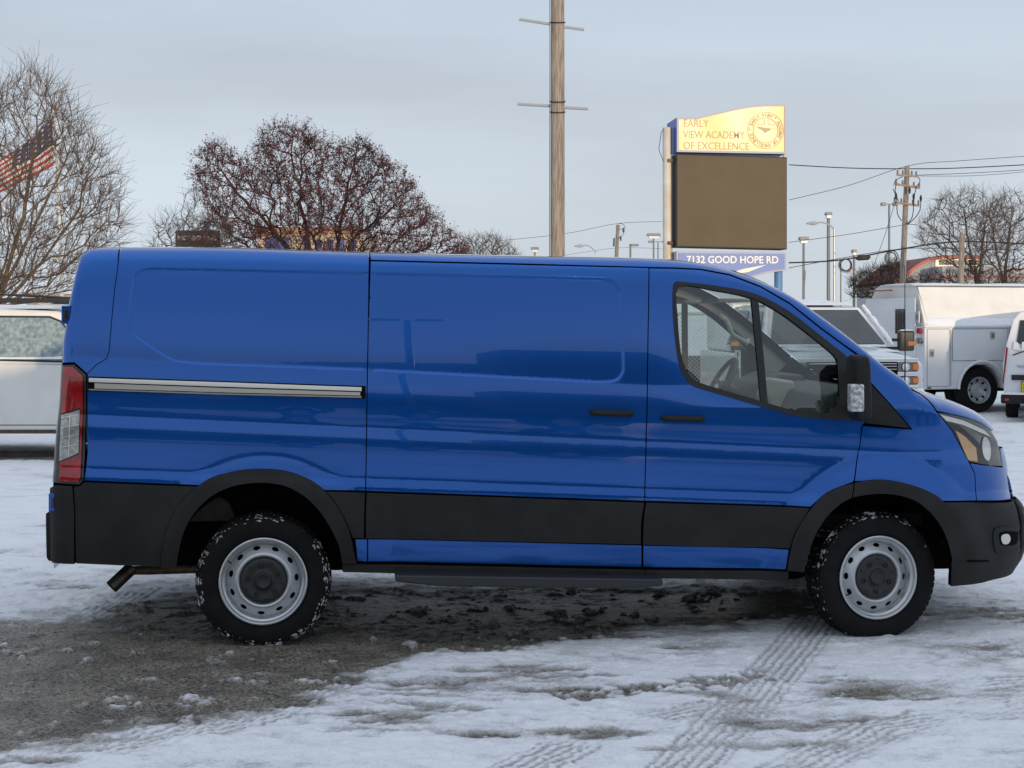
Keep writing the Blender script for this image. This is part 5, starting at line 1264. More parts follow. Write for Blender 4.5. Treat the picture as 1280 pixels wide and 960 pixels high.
for (xa, ya, xb, yb) in ((1121, 218.5, 1146, 220.5), (1119, 230, 1150, 235), (1117, 253, 1149, 257)):
    mb = MB(); a, b = rel(xa, ya, Yu - .2, up), rel(xb, yb, Yu - .2, up); mb.tube([a, b], .055, 6); ca = mb.build('crossarm', M_wood, up)
    for q in (.04, .3, .75, .97):
        c_ = a + (b - a) * q; mb = MB(); mb.tube([c_ + Vector((0, 0, -.02)), c_ + Vector((0, 0, .22))], [.05, .035], 8); mb.build('insulator', M_grey, ca)
for (c_, w_) in (([(1120, 231), (1119, 240), (1123, 252)], .02), ([(1146, 232), (1143, 244), (1142, 258), (1140, 272), (1134, 280)], .02), ([(1151, 245), (1150, 262), (1143, 273), (1134, 281)], .02), ([(1121, 256), (1122, 268), (1127, 276)], .02), ([(1128, 221), (1120, 225), (1117, 232)], .018), ([(1147, 221), (1150, 226), (1146, 233)], .018), ([(1116, 236), (1121, 248), (1119, 256)], .018)):
    mb = MB(); mb.tube([rel(x, y, Yu - .3, up) for x, y in catmull(c_, 4)], w_, 5); mb.build('jumper_wire', M_rub, up, smooth=True)
for (x, y) in ((1120, 245), (1142, 246), (1151, 248), (1137, 238)):
    mb = MB(); a = rel(x, y, Yu - .35, up); mb.tube([a + Vector((0, 0, .14)), a, a - Vector((0, 0, .14))], [.03, .06, .03], 8); mb.build('fuse_cutout', M_rub, up)
wire([(986, 206), (1060, 210), (1133, 211), (1200, 210), (1300, 205)], Yu, .022, 'topmost thick wire running to the right edge past the utility pole')
wire([(986, 250), (1060, 232), (1136, 207), (1200, 201), (1300, 194)], Yu, .012, 'thin wire rising from the sign to the utility pole top')
wire([(1146, 219), (1220, 216), (1300, 211)], Yu, .012, 'thin wire leaving the upper crossarm towards the right edge')
wire([(1146, 220), (1220, 219.5), (1300, 213)], Yu, .010, 'lowest thin wire leaving the upper crossarm to the right')
wire([(986, 303), (1060, 293), (1128, 281.5), (1146, 281)], Yu, .012, 'faint thin wire sloping from the screen to mid pole')
wire([(986, 328.5), (1050, 325), (1128, 311), (1200, 302), (1300, 306)], Yu - 1, .032, 'thick black cable crossing below the crossarms carrying two coils')
wire([(986, 335), (1050, 323), (1128, 311), (1200, 311), (1300, 313)], Yu - 1.2, .014, 'thin lower cable beneath the thick black cable')
wire([(1118, 256), (1104, 300), (1091, 335)], Yu + 2, .012, 'slanting guy wire left of the utility pole', Y2=Yu + 6)
for i, (x, y) in enumerate(((1057, 331), (1114.5, 322))):
    mb = MB(); r_ = random.Random(i)
    for k in range(6):
        c_ = P3(x + r_.uniform(-1.5, 1.5), y + r_.uniform(-1, 1), Yu - 1.1 + k * .02); rad = r_.uniform(.20, .28)
        mb.tube([(c_.x + rad * math.cos(q), c_.y + .03 * math.sin(q), c_.z + rad * 1.05 * math.sin(q)) for q in np.linspace(0, 2 * math.pi, 25)], .012, 5, cap=False)
    wtag(mb.build('cable_coil', M_rub, smooth=True), ['left coil of spare cable hanging from the thick wire', 'right coil of spare cable hanging beside the utility pole'][i], 'cable coil')
c_ = P3(1079, 322.5, Yu - 1.1); mb = MB(); mb.tube([c_ + Vector((-.32, 0, -.03)), c_ + Vector((-.2, 0, 0)), c_ + Vector((.2, 0, .03)), c_ + Vector((.3, 0, .05))], [.04, .12, .12, .05], 10); wtag(mb.build('cable_closure', M_rub, smooth=True), 'black splice case on the cable between the two coils', 'splice case')
# lone short wooden pole before the right trees
pix_pole(1201, 350, 1202.5, 292, 58, .13, .11, 'wooden_pole', 'short bare wooden pole standing before the right-hand trees', 'pole', M_pole2)
# distant leaning pole with transformer
dp = pix_pole(770, 330, 772.5, 281, 112, .17, .14, 'utility_pole', 'small distant utility pole with grey transformer, between wooden pole and sign', 'utility pole', M_pole2)
mb = MB(); a = rel(768.5, 308, 111.7, dp); mb.tube([a, a + Vector((.03, 0, .65))], .16, 12); mb.build('transformer', M_grey, dp, smooth=True)
for (xa, ya, xb, yb) in ((772, 286.5, 779, 286.5), (771, 299, 776, 297)):
    mb = MB(); mb.tube([rel(xa, ya, 111.8, dp), rel(xb, yb, 111.8, dp)], .035, 6); mb.build('arm', M_pole2, dp); mb = MB(); b = rel(xb, yb, 111.8, dp); mb.tube([b + Vector((0, 0, .12)), b - Vector((0, 0, .25))], .06, 6); mb.build('insulator', M_rub, dp)
mb = MB(); mb.tube([rel(x, y, 111.7, dp) for x, y in catmull([(773, 279.5), (778, 280), (781, 284), (779, 293), (774, 297)], 4)], .02, 5); mb.build('jumper_wire', M_rub, dp)
wire([(580, 305), (700, 293), (771, 279.5), (828, 277)], 112, .016, 'faint distant wire touching the small transformer pole top')
wire([(700, 320), (771, 310), (828, 311)], 112, .012, 'faint lower distant wire behind the small transformer pole')
# street and lot lamps
def lot_lamp(px, py, Y, label, kind='T', w_=.55, r=.06, group='distant lamp posts', base=340):
    t = pix_pole(px, base, px, py, Y, r * 1.3, r, 'lamp_post', label, 'lamp post', M_grey, group); z = P3(px, py, Y).z
    if kind == 'T':
        mb = MB(); mb.prism([(-w_ * .5, z + .0), (w_ * .5, z + .0), (w_ * .45, z + .16), (-w_ * .45, z + .16)], -.25, .25); mb.build('lamp_head', M_grey, t, bevel=.02)
        mb = MB(); mb.box(-w_ * .35, w_ * .35, -.2, .2, z - .18, z); mb.build('lamp_lens', mat('lamp_glass', (.6, .62, .62), rough=.3), t, bevel=.02)
    elif kind == 'R' or kind == 'L':
        s = 1 if kind == 'R' else -1; mb = MB(); mb.box(min(0, s * w_ * 1.6), max(0, s * w_ * 1.6), -.15, .15, z - .14, z); mb.build('lamp_head', M_grey, t, bevel=.03)
    elif kind == 'TW':
        mb = MB(); mb.box(-w_ * 1.4, w_ * 1.4, -.04, .04, z - .05, z + .02); mb.build('lamp_arm', M_grey, t)
        for s in (-1, 1): mb = MB(); mb.box(s * w_ * .7, s * w_ * 1.6, -.15, .15, z - .10, z + .08); mb.build('lamp_head', M_grey, t, bevel=.03)
    return t
lot_lamp(668.5, 312, 95, 'tiny lamp post just showing left of the wooden pole'); lot_lamp(788, 305, 90, 'small lamp post with its head reaching right, beside the transformer pole', 'R', .32)
lot_lamp(817, 295, 92, 'lamp post with box head just left of the sign post', 'T', .9, .05); lot_lamp(822.5, 302, 120, 'thin twin-headed lamp post touching the sign post', 'TW', .5, .05)
lot_lamp(1004.5, 300, 75, 'shorter flat-headed lamp post right of the sign', 'T', .5, .06, base=360); lot_lamp(1035.5, 269, 80, 'tall lamp post with box head behind the curved lamp', 'T', .35, .085, base=360)
lot_lamp(1067.5, 315.5, 85, 'short lamp post with small head above the hedge', 'T', .25, .07, base=360); lot_lamp(1051, 330, 80, 'thin bare blue-grey post under the left coil', 'none', .2, .035, base=360)
tp_ = lot_lamp(1111.5, 255, 78, 'lamp post with a cluster of floodlights left of the utility pole', 'TW', .28, .055, base=350)
def cobra(px, base, pytop, pxh, pyh, Y, label, r=.07):
    t = pix_pole(px, base, px, pytop, Y, r, r * .8, 'street_lamp', label, 'street lamp', M_alu)
    a = rel(px, pytop + 1, Y, t); h = rel(pxh, pyh, Y, t); m1 = Vector((a.x * .45 + h.x * .55, 0, h.z + .02 + .0)); m0 = Vector((a.x * .8 + h.x * .2, 0, (a.z + h.z) / 2 + .05))
    mb = MB(); mb.tube(catmull([tuple(a), tuple(m0), tuple(m1), tuple(h)], 5), .04, 6); mb.build('arm', M_alu, t, smooth=True)
    mb = MB(); s = 1 if h.x < a.x else -1; mb.tube([h + Vector((.35 * s, 0, 0)), h + Vector((.1 * s, 0, -.02)), h - Vector((.25 * s, 0, .03))], [.05, .11, .04], 8); mb.build('lamp_head', M_alu, t, smooth=True)
cobra(1043, 360, 286, 1014, 278.5, 70, 'street lamp with curved arm and cobra head pointing left, right of the sign')
cobra(745.5, 330, 316, 723, 307, 85, 'small street lamp with curved arm behind the van roof', .05)
# flag poles
def flag(pts_h, Y, nu, nv, fly, t, wave):
    """pts_h: hoist top and bottom; fly(u,v)->pixel"""
M_fr = mat('flag_red', (.34, .03, .03), rough=.8); M_fw = mat('flag_white', (.55, .53, .52), rough=.8); M_fb = mat('flag_blue', (.035, .04, .09), rough=.8)
Yf = 46.0
fp = pix_pole(78, 378, 70, 138, Yf, .07, .045, 'flagpole', 'slender white flagpole behind the bare tree at the left', 'flagpole', mat('white_pole', (.72, .70, .66), rough=.4))
mb = MB(); c_ = rel(70, 136, Yf, fp); mb.lathe([(0, .1), (.06, .08), (.09, 0), (.06, -.08), (0, -.1)], 12, tuple(c_)); mb.build('finial', mat('brass', (.5, .4, .2), rough=.3, metal=1), fp, smooth=True)
def us_flag(Y, corners, label, par_pole, nu=39, amp=.18):
    TLc, TRc, BRc, BLc = corners   # T/B top bottom, hoist = R, fly = L
    fl = MB(); NV = 26; grid = []
    for j in range(NV + 1):
        for i in range(nu + 1):
            u = i / nu; v = j / NV; a = (TRc[0] + (TLc[0] - TRc[0]) * u, TRc[1] + (TLc[1] - TRc[1]) * u); b = (BRc[0] + (BLc[0] - BRc[0]) * u, BRc[1] + (BLc[1] - BRc[1]) * u)
            x = a[0] + (b[0] - a[0]) * v; y = a[1] + (b[1] - a[1]) * v; sag = math.sin(u * math.pi) * (BRc[1] - TRc[1]) * .10
            p = P3(x, y + sag, Y); p.y += amp * math.sin(u * 9 + v * 2) * min(1, u * 4); p.z += amp * .3 * math.sin(u * 9 + v * 2 + 1) * u; fl.v.append(tuple(p))
    mats = []
    for j in range(NV):
        for i in range(nu):
            fl.f.append((j * (nu + 1) + i, j * (nu + 1) + i + 1, (j + 1) * (nu + 1) + i + 1, (j + 1) * (nu + 1) + i))
            st = int(j / 2); can = i / nu < .40 and st < 7
            star = can and (i % 3 == 1) and (j % 3 == 1); mats.append(1 if star else (2 if can else (0 if st % 2 == 0 else 1)))
    me = bpy.data.meshes.new('flag'); me.from_pydata(fl.v, [], fl.f); me.polygons.foreach_set('material_index', mats); me.polygons.foreach_set('use_smooth', [True] * len(mats))
    o = link_mesh('flag', me, None)
    for m in (M_fr, M_fw, M_fb): me.materials.append(m)
    so_ = o.modifiers.new('thick', 'SOLIDIFY'); so_.thickness = .01
    wtag(o, label, 'flag'); return o
us_flag(Yf, ((-48, 232), (65, 148), (67, 206), (-60, 262)), 'American flag blowing left from the white flagpole, seen through bare branches', fp)
us_flag(75.0, ((1004.5, 341), (1006.8, 337), (1006.8, 352), (1005, 352)), 'small limp striped flag beside the flat-headed lamp post', None, 12, .02)
us_flag(80.0, ((1058, 340), (1065, 333), (1066, 337), (1059, 343)), 'tiny pale flag fluttering near the left coil', None, 12, .05)

# brown sign board and cream store building behind the red tree
Yb = 58.0
bs = empty('board_sign', (P3(247, 395, Yb).x, Yb, 0)); wtag(bs, 'dark brown board sign with pale lettering, half hidden by twigs left of the red tree', 'sign')
a, b = rel(220, 288, Yb, bs), rel(275, 330, Yb, bs); mb = MB(); mb.box(a.x, b.x, -.1, .1, b.z, a.z); bf = mb.build('board', mat('brown_board', (.055, .035, .03), rough=.6), bs, bevel=.01)
t_ = text_mesh('lettering', 'MONICREAG', mat('pale_letters', (.45, .36, .30), rough=.6), bf, (0, -.108, rel(0, 298, Yb, bs).z), .26, bold=.012); t_.scale.x = (48 / F * Yb) / t_.dimensions.x if t_.dimensions.x else 1
for x in (a.x + .2, b.x - .2): mb = MB(); mb.box(x - .06, x + .06, -.06, .06, -.3, b.z); mb.build('post', M_grey, bs)
Yc = 92.0
def bld(name, label, x0, x1, ytop, ybot, Y, dep, m, cat='building'):
    a = P3(x0, ytop, Y); b = P3(x1, ytop, Y); t = empty(name, (a.x, Y, 0)); wtag(t, label, cat)
    mb = MB(); mb.box(0, b.x - a.x, 0, dep, -.3, a.z); mb.build('wall', m, t, bevel=.02); return t, b.x - a.x, a.z
M_cream = mat('cream_wall', (.48, .40, .30), rough=.8, noise=.12, nscale=.4)
st_, wx_, hz_ = bld('store_building', 'cream store with blue lettering and orange trim, glimpsed through the red tree', 322, 452, 285, 395, Yc, 12, M_cream)
mb = MB(); mb.box(-.1, wx_ + .1, -.25, .0, hz_ - .35, hz_ + .05); mb.build('fascia', mat('orange_trim', (.30, .15, .08), rough=.6), st_, bevel=.02)
mb = MB(); mb.box(.5, 2.0, -.12, 0, hz_ - 1.7, hz_ - .6); mb.build('sign_panel', mat('store_blue', (.04, .06, .20), rough=.5), st_)
for k in range(5): mb = MB(); x = 3.0 + k * .72; mb.box(x, x + .4, -.12, 0, hz_ - 1.6, hz_ - .75); mb.build('sign_letter_block', MATS['store_blue'], st_)
l_, _, _ = bld('house', 'low cream building glimpsed through the left tree above the ladder rack', 33, 62, 366, 395, 80, 8, M_cream)
fw_ = empty('brown_fence', (-45, 62, 0)); wtag(fw_, 'low brown board fence beyond the left pickup', 'fence')
mb = MB(); mb.box(0, 34, 0, .1, 0, 1.95); mb.build('boards', mat('brown_boards', (.13, .09, .07), rough=.85, noise=.5, nscale=3), fw_)
for k in range(14): mb = MB(); mb.box(k * 2.6, k * 2.6 + .12, -.06, .0, 0, 2.05); mb.build('post', M_pole2, fw_)
# red roofed hall far right
Yr = 128.0; rr0 = P3(1125, 350, Yr); rb_ = empty('red_roof_hall', (rr0.x, Yr, 0)); wtag(rb_, 'grey hall with curved red roof edge and sunlit upper windows, far right', 'building')
def rp(px, py): q = rel(px, py, Yr, rb_); return (q.x, q.z)
roofc = [rp(*p) for p in catmull([(1118, 352), (1132, 341), (1150, 328), (1168, 321), (1185, 319), (1228, 319.5)], 5)]
mb = MB(); mb.prism(roofc + [(roofc[-1][0], 0), (roofc[0][0], 0)], 0, 14); mb.build('wall', mat('grey_wall', (.33, .34, .36), rough=.7), rb_)
mb = MB(); up_ = roofc + [(x, z - .28) for x, z in roofc[::-1]]; mb.prism(up_, -.4, 14.3); mb.build('roof_edge', mat('red_roof', (.36, .05, .04), rough=.5), rb_)
for (x0, x1) in ((1169, 1205), (1208, 1222)):
    a, b = rp(x0, 323.5), rp(x1, 333); mb = MB(); mb.box(a[0], b[0], -.12, 0, b[1], a[1]); fr_ = mb.build('window_band', mat('sun_glow_window', (.75, .62, .38), rough=.3), rb_)  # cream colour stands in for the sun reflected in these windows
    for k in range(1, 4):
        xx = a[0] + (b[0] - a[0]) * k / 4; mb = MB(); mb.box(xx - .35, xx + .35, -.15, -.11, b[1] + .12, a[1] - .1); mb.build('pane', M_gl_dark, fr_)
a, b = rp(1165, 334), rp(1300, 352); mb = MB(); mb.box(a[0], b[0], -3, 0, 0, a[1]); mb.build('lower_wing', MATS['grey_wall'], rb_)
a = rp(1150, 346.5); b = rp(1300, 348); mb = MB(); mb.box(a[0], b[0], -3.2, -3.0, b[1], a[1]); mb.build('trim', MATS['red_roof'], rb_)

# ------------------------------------------------------------------ chain link fence behind the cab
Yl = 19.5
x0 = P3(700, 0, Yl).x; x1 = P3(912, 0, Yl).x; fz = CH - (392 - HZ) / F * Yl + .0
fc = empty('chain_link_fence', (x0, Yl, 0)); wtag(fc, 'chain-link fence seen through the van door window', 'fence')
L_ = x1 - x0; zt_ = 1.72; mb = MB(); p_ = .055
k = -int(zt_ / p_) - 1
while k * p_ < L_:
    for sg in (1, -1):
        xa = k * p_ if sg > 0 else k * p_ + zt_; pa = Vector((xa, 0, .05)); pb = Vector((xa + sg * zt_, 0, zt_ + .0))
        ts = [0, 1]; d = pb - pa; lo, hi = 0, 1
        if d.x > 0: lo = max(lo, (0 - pa.x) / d.x); hi = min(hi, (L_ - pa.x) / d.x)
        else: lo = max(lo, (L_ - pa.x) / d.x); hi = min(hi, (0 - pa.x) / d.x)
        if hi > lo: mb.tube([pa + d * lo + Vector((0, .003 * sg, 0)), pa + d * hi + Vector((0, .003 * sg, 0))], .0028, 4, cap=False)
    k += 1
mb.build('wire_mesh', M_alu, fc)
for z in (1.74, .12): mb = MB(); mb.tube([(0, 0, z), (L_, 0, z)], .022, 8); mb.build('rail', M_alu, fc, smooth=True)
q = 0.0
while q < L_: mb = MB(); mb.tube([(q, 0, -.2), (q, 0, 1.80)], .032, 10); mb.build('post', M_alu, fc, smooth=True); q += 1.45
# dark car beyond that fence
work_pickup((0.2, 27.0, -.03), R(180), mat('dark_paint', (.02, .022, .026), rough=.3, coat=1), 'dark pickup beyond the chain-link fence, glimpsed through the van window', rack=False)

# ------------------------------------------------------------------ the lot behind the photographer, mirrored in the van's side, with added shade blockers
db_ = empty('showroom', (-38, -46, 0)); wtag(db_, 'low dealer showroom mirrored as a dark band in the van side', 'building')
mb = MB(); mb.box(0, 54, -14, 0, -.3, 4.6); mb.build('wall', mat('showroom_wall', (.10, .09, .085), rough=.7, noise=.3, nscale=.3), db_)
mb = MB(); mb.box(-.4, 54.4, -14.4, .4, 4.6, 5.1); mb.build('roof', M_grey, db_)
mb = MB(); mb.box(8, 22, -10, -2, 5.1, 6.3); mb.build('roof_unit', M_grey, db_)
for k in range(9): mb = MB(); mb.box(2 + k * 5.8, 6.5 + k * 5.8, 0, .08, .5, 3.4); mb.build('window', M_gl_dark, db_)
wk = empty('shade_blocker_hall', (24, -60, 0)); wtag(wk, 'tall plain hall added out of view to shade the right-hand trucks, mirrored faintly in the van front wing', 'building')  # unseen building put in to shade the lower parts of the right-hand trucks
mb = MB(); mb.box(0, 36, 0, 13, -.3, 6.9); mb.build('wall', MATS['showroom_wall'], wk)
mb = MB(); mb.box(-.3, 36.3, -.3, 13.3, 6.9, 7.2); mb.build('roof', M_grey, wk)
for k in range(5): mb = MB(); mb.box(3 + k * 6.8, 7 + k * 6.8, 13, 13.1, 0, 4.2); mb.build('door', M_alu, wk)
lp_ = empty('twin_lamp_post', (4.9, -30, 0)); wtag(lp_, 'twin-headed lot lamp mirrored in the sliding door', 'lamp post')
mb = MB(); mb.tube([(0, 0, 0), (0, 0, 8.6)], [.16, .11], 12); mb.build('post', M_grey, lp_, smooth=True)
for s in (-1, 1): mb = MB(); mb.box(min(s * .25, s * 1.15), max(s * .25, s * 1.15), -.25, .25, 8.55, 8.72); mb.build('lamp_head', M_grey, lp_, bevel=.03)
lot = work_pickup((-14, -12, 0), R(8), mat('dark_lot_paint', (.03, .032, .04), rough=.3, coat=1), 'dark pickup of the row mirrored in the lower side of the van', 'dark pickups mirrored in the van', rack=False)
for i, (x, y, a_) in enumerate(((-7.5, -12.5, 5), (-1.0, -12.8, 4), (5.0, -13.4, 2))):
    c_ = copy_tree(lot); c_.location = (x, y, 0); c_.rotation_euler.z = R(a_)

bx = empty('shade_blocker_truck', (3.05, -9.2, 0)); wtag(bx, 'tall grey box truck added to shade the van side, also mirrored as a band across the sliding door', 'box truck')  # placed out of view to keep the low sun off the van side
mb = MB(); mb.box(0, 5.2, 0, 2.2, .9, 3.2); mb.build('cargo_box', mat('grey_box', (.10, .105, .12), rough=.5), bx, bevel=.03)
mb = MB(); mb.prism([(5.25, .5), (5.25, 2.9), (6.1, 2.8), (6.6, 1.8), (7.3, 1.6), (7.4, .5)], .1, 2.1); mb.build('cab', mat('grey_box', (.10, .105, .12)), bx, bevel=.08, seg=3)
mb = MB(); mb.box(0, 7.0, .5, 1.7, .5, .9); mb.build('chassis', M_black, bx)
for x in (1.0, 6.4): wheel_simple(bx, x, .2, .42, .42); wheel_simple(bx, x, 2.0, .42, .42, face=1)
# ------------------------------------------------------------------ trees
def bark(name, c1, c2): return mat(name, c1, rough=.9, col2=c2, nscale=6, spec=.15)
def make_tree(name, label, base, crown_fn, npts, seed, m_trunk, m_twig, r_tip=.006, r_exp=2.3, step=.28, bf=.35, twigs=2, twig_len=.35, rmax=.3, starts=None, group=None, up=0.25, leaf=None, cat='tree', jit=.06, zig=0):
    """branches grown towards points of the crown; thick limbs = trunk mesh, thin ones = crown mesh"""
    rng = np.random.RandomState(seed); pts = crown_fn(rng, npts)
    base = np.array(base, float)
    nodes = [np.zeros(3)]; par = [-1]; cost = [0.0]
    for st in (starts or []):
        prev = 0; p = np.zeros(3)
        for q in st:
            q = np.array(q, float); n = max(1, int(np.linalg.norm(q - p) / step))
            for k in range(1, n + 1):
                nodes.append(p + (q - p) * k / n + rng.normal(0, jit * .4, 3)); par.append(prev); prev = len(nodes) - 1; cost.append(cost[par[-1]] + np.linalg.norm(q - p) / n)
            p = q
    order = np.argsort(np.linalg.norm(pts - np.array([0, 0, .3]), axis=1)); pts = pts[order]
    cap = len(pts) * 14 + len(nodes) + 10; NA = np.zeros((cap, 3)); CA = np.zeros(cap); n0 = len(nodes); NA[:n0] = nodes; CA[:n0] = cost
    for p in pts:
        d = np.linalg.norm(NA[:n0] - p, axis=1); j = int(np.argmin(d + bf * CA[:n0] + up * np.maximum(0, NA[:n0, 2] - p[2]) * 2)); a = NA[j].copy(); dd = np.linalg.norm(p - a)
        k = max(1, min(12, int(dd / step))); prev = j; 
        bend = rng.normal(0, 1, 3) * dd * .08 + np.array([0, 0, -.12 * dd])
        for q in range(1, k + 1):
            t_ = q / k; NA[n0] = a + (p - a) * t_ + bend * math.sin(math.pi * t_) + rng.normal(0, jit * step * 1.5, 3) * (t_ < 1); CA[n0] = CA[prev] + dd / k; par.append(prev); prev = n0; n0 += 1
    NA = NA[:n0]; par = np.array(par)
    ch = [[] for _ in range(n0)]
    for i in range(1, n0): ch[par[i]].append(i)
    for _ in range(2):      # relax
        NB = NA.copy()
        for i in range(1, n0):
            if len(ch[i]) == 1 and par[i] >= 0: NB[i] = .5 * NA[i] + .25 * (NA[par[i]] + NA[ch[i][0]])
        NA = NB
    rad = np.full(n0, 0.0); 
    for i in range(n0 - 1, -1, -1):
        s_ = sum(rad[c] ** r_exp for c in ch[i]); rad[i] = max(r_tip, s_ ** (1 / r_exp)) if s_ > 0 else r_tip
    big = rad[0]; 
    if big > rmax:
        k = rmax / big; e = math.log(rmax / r_tip) / math.log(big / r_tip); rad = r_tip * (rad / r_tip) ** e
    segs = [(par[i], i) for i in range(1, n0)]
    tw_a, tw_b, tw_r = [], [], []
    for i in range(1, n0):
        if rad[i] < r_tip * 3.2:
            d = NA[i] - NA[par[i]]; d /= (np.linalg.norm(d) + 1e-9)
            for _ in range(rng.poisson(twigs)):
                v = d + rng.normal(0, .55, 3) + np.array([0, 0, .25]); v /= np.linalg.norm(v); l = twig_len * rng.uniform(.4, 1.2)
                m1 = NA[i] + v * l * .5; v2 = v + rng.normal(0, .25 + zig, 3) + np.array([0, 0, .15]); v2 /= np.linalg.norm(v2); m2 = m1 + v2 * l * .5
                tw_a += [NA[i], m1]; tw_b += [m1, m2]; tw_r += [r_tip * .8, r_tip * .55]
    def tubes(A, B, ra, rb, n):
        A = np.array(A); B = np.array(B); ra = np.array(ra); rb = np.array(rb); d = B - A; l = np.linalg.norm(d, axis=1, keepdims=True) + 1e-9; d = d / l
        ref = np.where(np.abs(d[:, 2:3]) < .9, np.array([[0, 0, 1.]]), np.array([[1., 0, 0]])); x = np.cross(d, ref); x /= np.linalg.norm(x, axis=1, keepdims=True); y = np.cross(d, x)
        vs = []
        for P_, r_ in ((A, ra), (B + d * .3 * rb[:, None], rb)):
            for k in range(n):
                t_ = 2 * math.pi * k / n; vs.append(P_ + (x * math.cos(t_) + y * math.sin(t_)) * r_[:, None])
        V_ = np.stack(vs, 1).reshape(-1, 3); m_ = len(A); b0 = np.arange(m_)[:, None] * 2 * n; F_ = []
        for k in range(n): F_.append(np.concatenate([b0 + k, b0 + (k + 1) % n, b0 + n + (k + 1) % n, b0 + n + k], 1))
        return V_, np.stack(F_, 1).reshape(-1, 4)
    def mk(nm, parts, m, root, extra=None):
        Vs, Fs, o = [], [], 0
        for v_, f_ in parts: Vs.append(v_); Fs.append(f_ + o); o += len(v_)
        v_ = np.concatenate(Vs); f_ = np.concatenate(Fs)
        me = bpy.data.meshes.new(nm); me.vertices.add(len(v_)); me.vertices.foreach_set('co', v_.astype(np.float32).ravel()); me.loops.add(f_.size); me.loops.foreach_set('vertex_index', f_.astype(np.int32).ravel())
        me.polygons.add(len(f_)); me.polygons.foreach_set('loop_start', (np.arange(len(f_)) * f_.shape[1]).astype(np.int32)); me.polygons.foreach_set('use_smooth', [True] * len(f_)); me.update(); return link_mesh(nm, me, m, root)
    root = empty(name, tuple(base)); wtag(root, label, cat, group)
    rthr = r_tip * 3.2; TA = [s for s in segs if rad[s[1]] >= rthr]; CB = [s for s in segs if rad[s[1]] < rthr]
    if TA: mk('trunk', [tubes([NA[a] for a, b in TA], [NA[b] for a, b in TA], [rad[b] if a == 0 else min(rad[a], rad[b] * 1.5) for a, b in TA], [rad[b] for a, b in TA], 7)], m_trunk, root)
    pr = [tubes([NA[a] for a, b in CB], [NA[b] for a, b in CB], [min(rad[a], rad[b] * 1.5) for a, b in CB], [rad[b] for a, b in CB], 3)]
    if tw_a: pr.append(tubes(tw_a, tw_b, tw_r, [r * .8 for r in tw_r], 3))
    cr = mk('crown', pr, m_twig, root)
    if leaf:
        n_, sz, lm = leaf; tips = np.array([NA[b] for a, b in CB] + tw_b); idx = rng.randint(0, len(tips), n_); c = tips[idx] + rng.normal(0, sz * 1.2, (n_, 3))
        q = []
        e1 = rng.normal(0, 1, (n_, 3)); e1 /= np.linalg.norm(e1, axis=1, keepdims=True); e2 = np.cross(e1, rng.normal(0, 1, (n_, 3))); e2 /= np.linalg.norm(e2, axis=1, keepdims=True); s_ = sz * rng.uniform(.5, 1.3, (n_, 1))
        v_ = np.stack([c - e1 * s_, c - e2 * s_ * .6, c + e1 * s_, c + e2 * s_ * .6], 1).reshape(-1, 3); f_ = np.arange(n_ * 4).reshape(-1, 4)
        mk('dead_leaves', [(v_, f_)], lm, root)
    return root
def px_crown(poly, Y, thick, base, shell=.0):
    """sample points whose projection fills an outline at depth Y, with real depth"""
    def fn(rng, n):
        xs = [p[0] for p in poly]; ys = [p[1] for p in poly]; out = []
        while len(out) < n:
            x = rng.uniform(min(xs), max(xs), 400); y = rng.uniform(min(ys), max(ys), 400); ok = inpoly(x, y, poly)
            d = seg_dist(x, y, poly) / (0.5 * (max(xs) - min(xs)))
            for a, b, o, e in zip(x, y, ok, d):
                if o: 
                    dz = rng.uniform(-1, 1) * thick * min(1, .25 + 1.6 * e); yy = Y + dz; out.append([(a - 640) / F * Y - base[0], yy - base[1], CH - (b - HZ) / F * Y - base[2]])
        return np.array(out[:n])
    return fn
M_bk1 = bark('tan_bark', (.19, .135, .09), (.10, .07, .05)); M_tw1 = bark('tan_twigs', (.17, .12, .085), (.10, .07, .055))
M_bk2 = bark('dark_bark', (.06, .045, .04), (.03, .024, .022)); M_tw2 = bark('red_twigs', (.095, .045, .045), (.05, .028, .028))
Yt = 30.0; b0 = (P3(-20, 0, Yt).x, Yt, 0)
Z = lambda px, py, Y, b: (P3(px, py, Y) - Vector(b))
sts = [[Z(0, 370, Yt, b0), Z(30, 270, Yt, b0), Z(43, 180, Yt, b0)], [Z(-5, 380, Yt, b0), Z(40, 290, Yt - .6, b0), Z(88, 190, Yt - .8, b0)], [Z(-30, 360, Yt, b0), Z(-30, 200, Yt + .5, b0)], [Z(0, 385, Yt, b0), Z(50, 330, Yt + .3, b0), Z(100, 260, Yt + .5, b0)]]
make_tree('bare_tree', 'large bare tan-barked tree with many fine upswept twigs, at the left edge', b0,
    px_crown([(-160, 400), (-190, 250), (-120, 128), (-60, 108), (5, 114), (42, 86), (68, 112), (96, 138), (113, 175), (135, 200), (149, 235), (148, 270), (140, 310), (125, 345), (95, 365), (40, 380), (-60, 400)], Yt, 2.6, b0), 2500, 3, M_bk1, M_tw1, r_tip=.0055, twigs=3.6, twig_len=.6, rmax=.13, starts=sts, bf=.42, jit=.02)
Yq = 40.0; b1 = (P3(405, 0, Yq).x, Yq, 0)
sts = [[Z(398, 340, Yq, b1), Z(375, 255, Yq, b1), Z(378, 190, Yq, b1)], [Z(420, 330, Yq, b1), Z(432, 240, Yq + .4, b1), Z(445, 185, Yq, b1)], [Z(360, 310, Yq, b1), Z(315, 260, Yq - .5, b1), Z(275, 215, Yq, b1)], [Z(440, 300, Yq, b1), Z(490, 260, Yq - .4, b1), Z(530, 262, Yq, b1)]]
